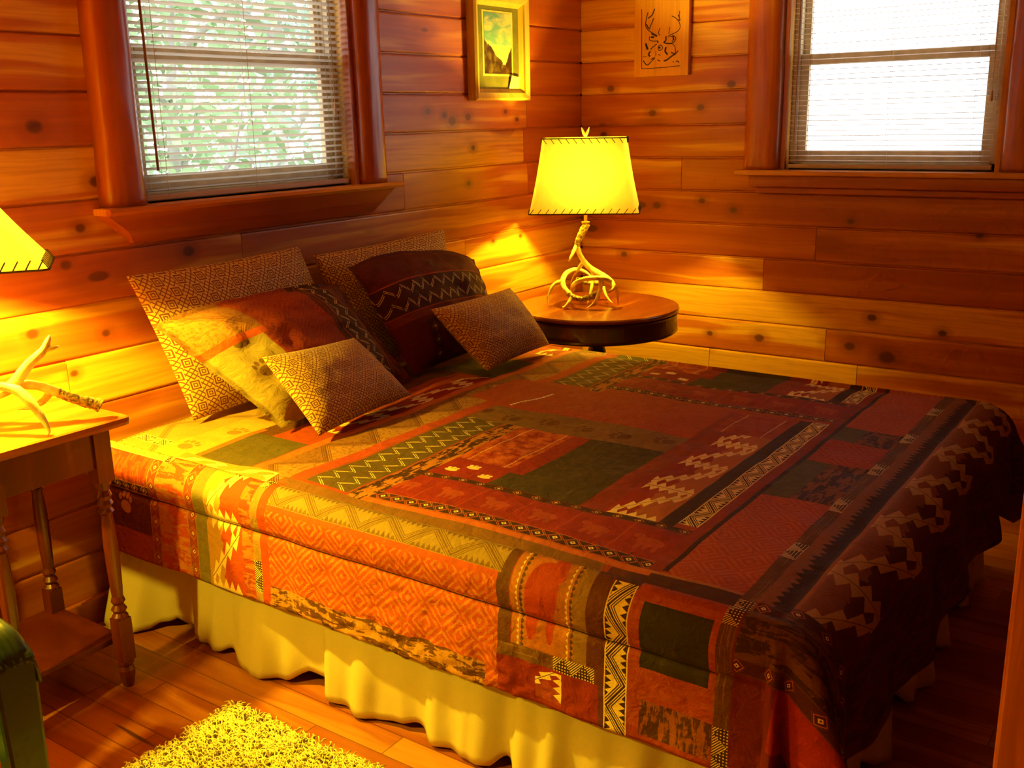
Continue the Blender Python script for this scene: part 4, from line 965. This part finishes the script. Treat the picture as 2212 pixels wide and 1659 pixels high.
TOPX0, TOPX1, TOPY = 1.705, 3.445, .60
def drape(u, v):
    """where a point of the comforter cloth lies: flat on the mattress, rounded over its edges, hanging below"""
    a = max(TOPX0 - u, 0.0); ar = max(u - TOPX1, 0.0); b = max(TOPY - v, 0.0)
    sx = -1 if a > 0 else 1; a = max(a, ar)
    x = min(max(u, TOPX0), TOPX1); y = max(v, TOPY); z = .575
    N = noise.noise
    if a == 0 and b == 0:
        e = min(u - TOPX0, TOPX1 - u, v - TOPY)
        puff = .010 * N(Vector((u * 3.1, v * 3.1, 0))) + .004 * N(Vector((u * 11, v * 9, 4))) - .010 * max(0, 1 - e / .10) ** 2
        return x, y, z + puff
    rs_, rf = .065, .120; th = math.atan2(b, a) if b > 0 else 0.0; k = math.sin(th) ** 2
    r = rs_ * (1 - k) + rf * k; rho = math.hypot(a, b)
    q = r * PI / 2; flare = .02 * (1 - k) + .13 * k
    if rho < q: out, dn = r * math.sin(rho / r), r * (1 - math.cos(rho / r))
    else: out, dn = r + flare * (rho - q), r + (rho - q) * (.99 - .1 * k)
    hang = min(1.0, rho / .35)
    if a > 0 and b > 0:   # corner: spare cloth stands out in folds
        f = math.sin(2 * th); out += f * hang ** 1.5 * (.055 + .075 * math.cos(th * 7.5 - 1.2))
        dn = min(dn, .535)
        dn *= 1 - .05 * f
    ox = math.cos(th); oy = math.sin(th)
    s = v if b == 0 else u
    out += hang * (.010 * N(Vector((s * 5, 1, rho * 3))) + .005 * N(Vector((s * 14, 7, rho * 9))))
    if b > 0 and a == 0: out += hang * (.050 * N(Vector((u * 3.2, 3.3, 0))) + .012 * math.sin(u * 17 + 1))
    if a > 0 and b == 0:   # wrinkles gathered towards the hem, the stitched channel along the side
        out += -.010 * math.exp(-((u - 1.545) / .007) ** 2) + .006 * math.exp(-((u - 1.60) / .03) ** 2)
        g = math.exp(-((v - 1.45) / .38) ** 2) * max(0, min(1, (1.56 - u) / .12)) if sx < 0 else 0
        if g > .02:
            p = Vector((u * 30 + v * 9, v * 11 - u * 8, 2)); rid = 1 - abs(N(p)) * 2.2; rid2 = 1 - abs(N(p * 2.1)) * 2.2
            out += g * (.007 * max(rid, 0) ** 2 + .005 * rid2)
            dn += g * .012 * N(Vector((v * 9, 5, 5)))
    z = max(.575 - dn, .012)
    return x + sx * ox * out, y - oy * out, z
lu = sorted({round(q, 4) for p in patches for q in p[:2]}); lv = sorted({round(q, 4) for p in patches for q in p[2:4]})
def fill(l, st):
    o = [l[0]]
    for q in l[1:]:
        if q - o[-1] < .0015: continue
        n_ = max(1, int(math.ceil((q - o[-1]) / st))); p = o[-1]
        o += [p + (q - p) * i / n_ for i in range(1, n_ + 1)]
    return o
gu, gv = fill([q for q in lu if HU0 <= q <= HU1], .0105), fill([q for q in lv if HV0 <= q <= HV1], .0105)
nu, nv = len(gu), len(gv)
V = [drape(u, v) for v in gv for u in gu]; UV = [(u, v) for v in gv for u in gu]
F = []; MI = []; mats = []; midx = {}
uc = (np.array(gu[:-1]) + np.array(gu[1:])) / 2; vc = (np.array(gv[:-1]) + np.array(gv[1:])) / 2
owner = np.zeros((nv - 1, nu - 1), int)
for u0, u1, v0, v1, m_ in patches:
    if m_.name not in midx: midx[m_.name] = len(mats); mats.append(m_)
    owner[np.ix_((vc > v0) & (vc < v1), (uc > u0) & (uc < u1))] = midx[m_.name]
for j in range(nv - 1):
    for i in range(nu - 1): q = j * nu + i; F.append((q, q + 1, q + nu + 1, q + nu)); MI.append(owner[j, i])
lining = simple('comforter_lining', (.20, .05, .03), .85); nm = len(mats); mats.append(lining)
o = obj('comforter', V, F, mats, None, smooth=True, uv=UV, midx=MI)
b = o.modifiers.new('thickness', 'SOLIDIFY'); b.thickness = .014; b.offset = -1; b.material_offset = nm
tag(o, 'lodge patchwork comforter in rust and olive with woven southwestern bands', 'comforter')
# seam: a dark thread running down the long side
mb = MB(); sp = []
for v in np.linspace(.70, 2.69, 160):
    x, y, z = drape(1.545, v); sp.append((x - .001, y, z))
mb.tube(sp, .0010, 5); mb.build('seam_piping', simple('dark_thread', (.02, .01, .008), .9), o)

# ------------------------------------------------------------------ bed: mattress, box spring, frame; skirt
bed = thing('bed', 'wide low bed under the patchwork comforter, head against the log wall', 'bed', (0, 0, 0))
tick = simple('mattress_ticking', (.6, .55, .45), .9); fm = simple('black_bed_frame', (.02, .02, .02), .5)
MB().box(1.735, 3.42, .635, 2.715, .33, .548).build('mattress', tick, bed, bevel=.03)
MB().box(1.735, 3.42, .635, 2.715, .16, .325).build('box_spring', tick, bed, bevel=.01)
for x in (1.80, 3.34):
    for y in (.72, 2.62):
        MB().lathe([(.02, 0), (.022, .01), (.022, .158)], 14, x, y).build('leg', fm, bed)
skm = Tree('cream_skirt', .85); x, y, z = skm.coords(); nn = skm.noise(skm.vec(x, y, z), 300, 2)
skm.put(skm.p.inputs['Base Color'], skm.mix(nn, (.60, .50, .24), (.68, .57, .29)))
tr_ = skm.node('ShaderNodeBsdfTranslucent'); tr_.inputs[0].default_value = (.6, .48, .2, 1); mx = skm.node('ShaderNodeMixShader'); mx.inputs[0].default_value = .15
skm.link(skm.p.outputs[0], mx.inputs[1]); skm.link(tr_.outputs[0], mx.inputs[2]); skm.link(mx.outputs[0], skm.nt.nodes['Material Output'].inputs[0])
path = [(1.722, 2.70), (1.722, .575), (3.433, .575), (3.433, 2.70)]
V = []; F = []; tot = 0; cols = 0; rows = 16
segs = []
for (x0, y0), (x1, y1) in zip(path[:-1], path[1:]):
    L_ = math.hypot(x1 - x0, y1 - y0); n_ = int(L_ / .008); 
    nx_, ny_ = (y1 - y0) / L_, -(x1 - x0) / L_
    nx_, ny_ = -nx_, -ny_
    if x0 == x1 == 1.722: nx_, ny_ = -1, 0
    elif x0 == x1: nx_, ny_ = 1, 0
    else: nx_, ny_ = 0, -1
    for i in range(n_): f = i / n_; segs.append((x0 + (x1 - x0) * f, y0 + (y1 - y0) * f, nx_, ny_, tot + L_ * f))
    tot += L_
segs.append((3.433, 2.70, 1, 0, tot))
# soften the normals around the corners
sg = np.array(segs); ker = np.ones(13) / 13
for c_ in (2, 3): sg[:, c_] = np.convolve(np.pad(sg[:, c_], 6, mode='edge'), ker, 'valid')
def fold(s):
    a_ = noise.noise(Vector((s * 5.5, 0, 0))) * 1.3 + .55 * noise.noise(Vector((s * 14, 2, 0)))
    return max(-.35, min(1.0, a_ * 1.5 + .25))
for (x0, y0, nx_, ny_, s) in sg:
    g = fold(s); g2 = noise.noise(Vector((s * 3.1, 9, 0)))
    bot = .012 + .050 * max(0, -g + .25) + .012 * max(0, g2)
    for j in range(rows + 1):
        f = j / rows; z = .33 + (bot - .33) * f; o_ = .008 + (.012 + .050 * (g + .35)) * f ** .8 + .004 * noise.noise(Vector((s * 20, f * 4, 0))) * f
        if s < .22: o_ += (.22 - s) * .35 * f
        V.append((x0 + nx_ * o_, y0 + ny_ * o_, z))
n_ = len(sg)
for i in range(n_ - 1):
    for j in range(rows): q = i * (rows + 1) + j; F.append((q, q + 1, q + rows + 2, q + rows + 1))
o = obj('bed_skirt', V, F, skm.m, None, smooth=True, solid=.0015); tag(o, 'cream ruffled bed skirt hanging in folds below the comforter', 'bed skirt')

# ------------------------------------------------------------------ pillows
def pillow(name, label, cat, C4, T, mats, cell=None, group=None, flange=0.0, n=44, pinch=.05, wr=.006, seed=0.0, regions=None, W=.66, H=.5, sag=0.0, droop=0.0):
    """C4: bottom-left, bottom-right, top-right, top-left seen from the room; T: thickness"""
    BL, BR, TR, TL = [Vector(c) for c in C4]; ctr = (BL + BR + TR + TL) / 4
    nr = ((BR - BL).cross(TL - BL)).normalized()
    if nr.y > 0: nr = -nr
    root = thing(name, label, cat, ctr, group=group)
    lo, hi = -flange, 1 + flange; V = []; UV = []; ks = np.linspace(0, 1, n + 1)
    par = lo + (hi - lo) * (0.5 - 0.5 * np.cos(PI * ks)) * 1.0
    par = par * .5 + (lo + (hi - lo) * ks) * .5
    def surf(side):
        for t in par:
            for s in par:
                ss = min(max(s, 0), 1); tt_ = min(max(t, 0), 1)
                s2 = .5 + (s - .5) * (1 - pinch * (1 - (2 * tt_ - 1) ** 2)); t2 = .5 + (t - .5) * (1 - pinch * (1 - (2 * ss - 1) ** 2))
                p = BL * (1 - s2) * (1 - t2) + BR * s2 * (1 - t2) + TR * s2 * t2 + TL * (1 - s2) * t2
                e = (1 - abs(2 * ss - 1) ** 2.6) * (1 - abs(2 * tt_ - 1) ** 2.6) if 0 < s < 1 and 0 < t < 1 else 0.0
                h = T * .5 * e ** .55 * (1 + sag * (0.5 - tt_))
                wv = wr * noise.noise(Vector((s * 5 + seed, t * 5, 0))) + wr * .6 * noise.noise(Vector((s * 13 + seed, t * 9, 3))) if side > 0 else 0
                ed = min(s - lo, hi - s, t - lo, hi - t)
                if s < 0 or s > 1 or t < 0 or t > 1: wv2 = .010 * noise.noise(Vector((s * 9 + seed, t * 9, 7)))
                else: wv2 = 0
                q = p + nr * (side * h + (wv * min(1, e * 2) if side > 0 else 0) + wv2)
                q.z -= droop * (tt_ * abs(2 * ss - 1) ** 3)
                V.append(q - ctr); UV.append(((s) * W, (t) * H))
    surf(1); surf(-1); m = n + 1; F = []; MI = []
    if not isinstance(mats, (list, tuple)): mats = [mats]
    for side in (0, 1):
        for j in range(n):
            for i in range(n):
                q = side * m * m + j * m + i; f = (q, q + 1, q + m + 1, q + m)
                F.append(f if side == 0 else f[::-1])
                sc, tc_ = (par[i] + par[i + 1]) / 2 * W, (par[j] + par[j + 1]) / 2 * H; k_ = 0
                if regions:
                    for (a0, a1, b0, b1, idx_) in regions:
                        if a0 < sc < a1 and b0 < tc_ < b1: k_ = idx_
                MI.append(k_)
    o = obj('pillowcase', V, F, mats, root, smooth=True, uv=UV, midx=MI)
    wd = o.modifiers.new('weld', 'WELD'); wd.merge_threshold = .0006
    return root
def geo_mat(name, P, bright=1.0):
    t = Tree(name, .7); u, v, _ = t.coords('UV')
    wob = t.noise(t.vec(u, v, 0.0), 9, 2) - .5
    def lat(du, dv):
        fu = (((u + du) / P + wob * .05).frac() - .5).abs() * 2; fv = (((v + dv) / P + wob * .05).frac() - .5).abs() * 2
        return fu, fv
    fu, fv = lat(0, 0); gu_, gv_ = lat(P / 2, P / 2); d1 = fu.max(fv); d2 = gu_.max(gv_); d = d1.min(d2)
    dark = ((d > .09) * (d < .18)).max((d > .27) * (d < .39))
    # hooked lines in the gaps between the squares
    g = (fu - fv).abs(); hook = (d > .47) * ((((u + v) / P * 4).frac() < .30).max((((u - v) / P * 4).frac() < .22)))
    m = dark.max(hook)
    n1 = t.noise(t.vec(u, v, 1.0), 420, 2, .6)
    c = t.mix(m, (0.66 * bright, 0.44 * bright, 0.12 * bright), (0.17, 0.030, 0.012)); c = t.mix(n1.ramp(.4, .7) * .3, c, (.18, .07, .02))
    t.put(t.p.inputs['Base Color'], c); t.put(t.p.inputs['Normal'], t.bump(n1, .25, .001)); t.p.inputs['Sheen Weight'].default_value = .1
    return t.m
g1 = geo_mat('tapestry_squares', .078); g2 = geo_mat('tapestry_squares_small', .066)
GP = 'tapestry shams against the wall'; GC = 'small tapestry cushions'; GB = 'patchwork shams'
pillow('sham_pillow', 'large tapestry sham with nested squares, at the left against the wall', 'pillow', [(1.93, 2.60, .592), (2.66, 2.61, .592), (2.49, 2.665, 1.075), (1.795, 2.665, 1.065)], .13, g1, group=GP, pinch=.03, seed=1, W=.72, H=.50)
pillow('sham_pillow', 'large tapestry sham mostly hidden behind the tall dark sham at the right', 'pillow', [(2.69, 2.61, .592), (3.34, 2.61, .592), (3.30, 2.665, 1.055), (2.555, 2.665, 1.035)], .12, g1, group=GP, pinch=.03, seed=2, W=.72, H=.50)
pm = [pat('diamond', 0, 0, .1, 0, .09, (.30, .045, .016), (.36, .07, .02)), pat('paws', 1, .02, .15, 0, .125, (.42, .31, .10), (.20, .11, .035)), pat('tri', 1, .02, .15, 0, None, (.44, .19, .05), (.20, .07, .025)),
      pat('plain', 0, 0, .1, 0, None, (.55, .10, .022), None), pat('ikat', 1, .4, .1, 0, None, (.10, .04, .02), (.20, .045, .02)), pat('zig', 1, .50, .13, 0, None, (.07, .035, .02), (.12, .03, .018)), pat('plain', 0, 0, .1, 0, None, (.40, .055, .018), None)]
pillow('patchwork_sham', 'reclining rust sham with tan paw print column, in front of the left tapestry sham', 'pillow', [(2.02, 2.29, .62), (2.65, 2.36, .615), (2.48, 2.50, .965), (1.80, 2.50, .955)], .15, pm, group=GB, flange=.055, pinch=.035, wr=.016, seed=5, W=.68, H=.46,
       regions=[(-1, .17, -1, .30, 1), (-1, .19, .30, .325, 3), (-1, .19, .325, 1, 2), (.48, .50, -1, 1, 4), (.50, .63, -1, 1, 5), (.63, 2, -1, 1, 4)], droop=.03)
pm2 = [pat('plain', 0, 0, .1, 0, None, (.13, .018, .014), None), pat('zig', 0, .235, .15, 0, None, (.06, .018, .016), (.10, .020, .016)), pat('tri', 0, .39, .10, 0, None, (.13, .018, .014), (.085, .014, .012)), pat('plain', 0, 0, .1, 0, None, (.11, .010, .012), None),
       pat('chain', 1, .13, .05, 0, .06, (.06, .014, .014), (.10, .02, .02)), pat('plain', 0, 0, .1, 0, None, (.20, .035, .016), None)]
pillow('patchwork_sham', 'upright maroon sham with white stitched zigzags, leaning beside the round table', 'pillow', [(2.735, 2.37, .61), (3.34, 2.42, .61), (3.34, 2.55, .97), (2.61, 2.52, 1.035)], .17, pm2, group=GB, flange=.03, pinch=.02, wr=.014, seed=9, W=.68, H=.50,
       regions=[(-1, 2, .395, 1, 2), (-1, 2, .235, .385, 1), (-1, 2, .205, .235, 5), (.16, .44, -1, .19, 3), (.13, .18, -1, .19, 4)], droop=.05)
pillow('tapestry_cushion', 'small tapestry cushion leaning on the rust sham at the left', 'cushion', [(2.000, 2.115, .602), (2.470, 2.16, .61), (2.355, 2.295, .812), (1.950, 2.28, .832)], .115, g2, group=GC, pinch=.05, wr=.004, seed=12, W=.48, H=.32)
pillow('tapestry_cushion', 'small tapestry cushion leaning on the maroon sham near the round table', 'cushion', [(2.875, 2.145, .605), (3.345, 2.18, .608), (3.27, 2.315, .84), (2.76, 2.305, .838)], .14, g2, group=GC, pinch=.05, wr=.004, seed=15, W=.50, H=.33)
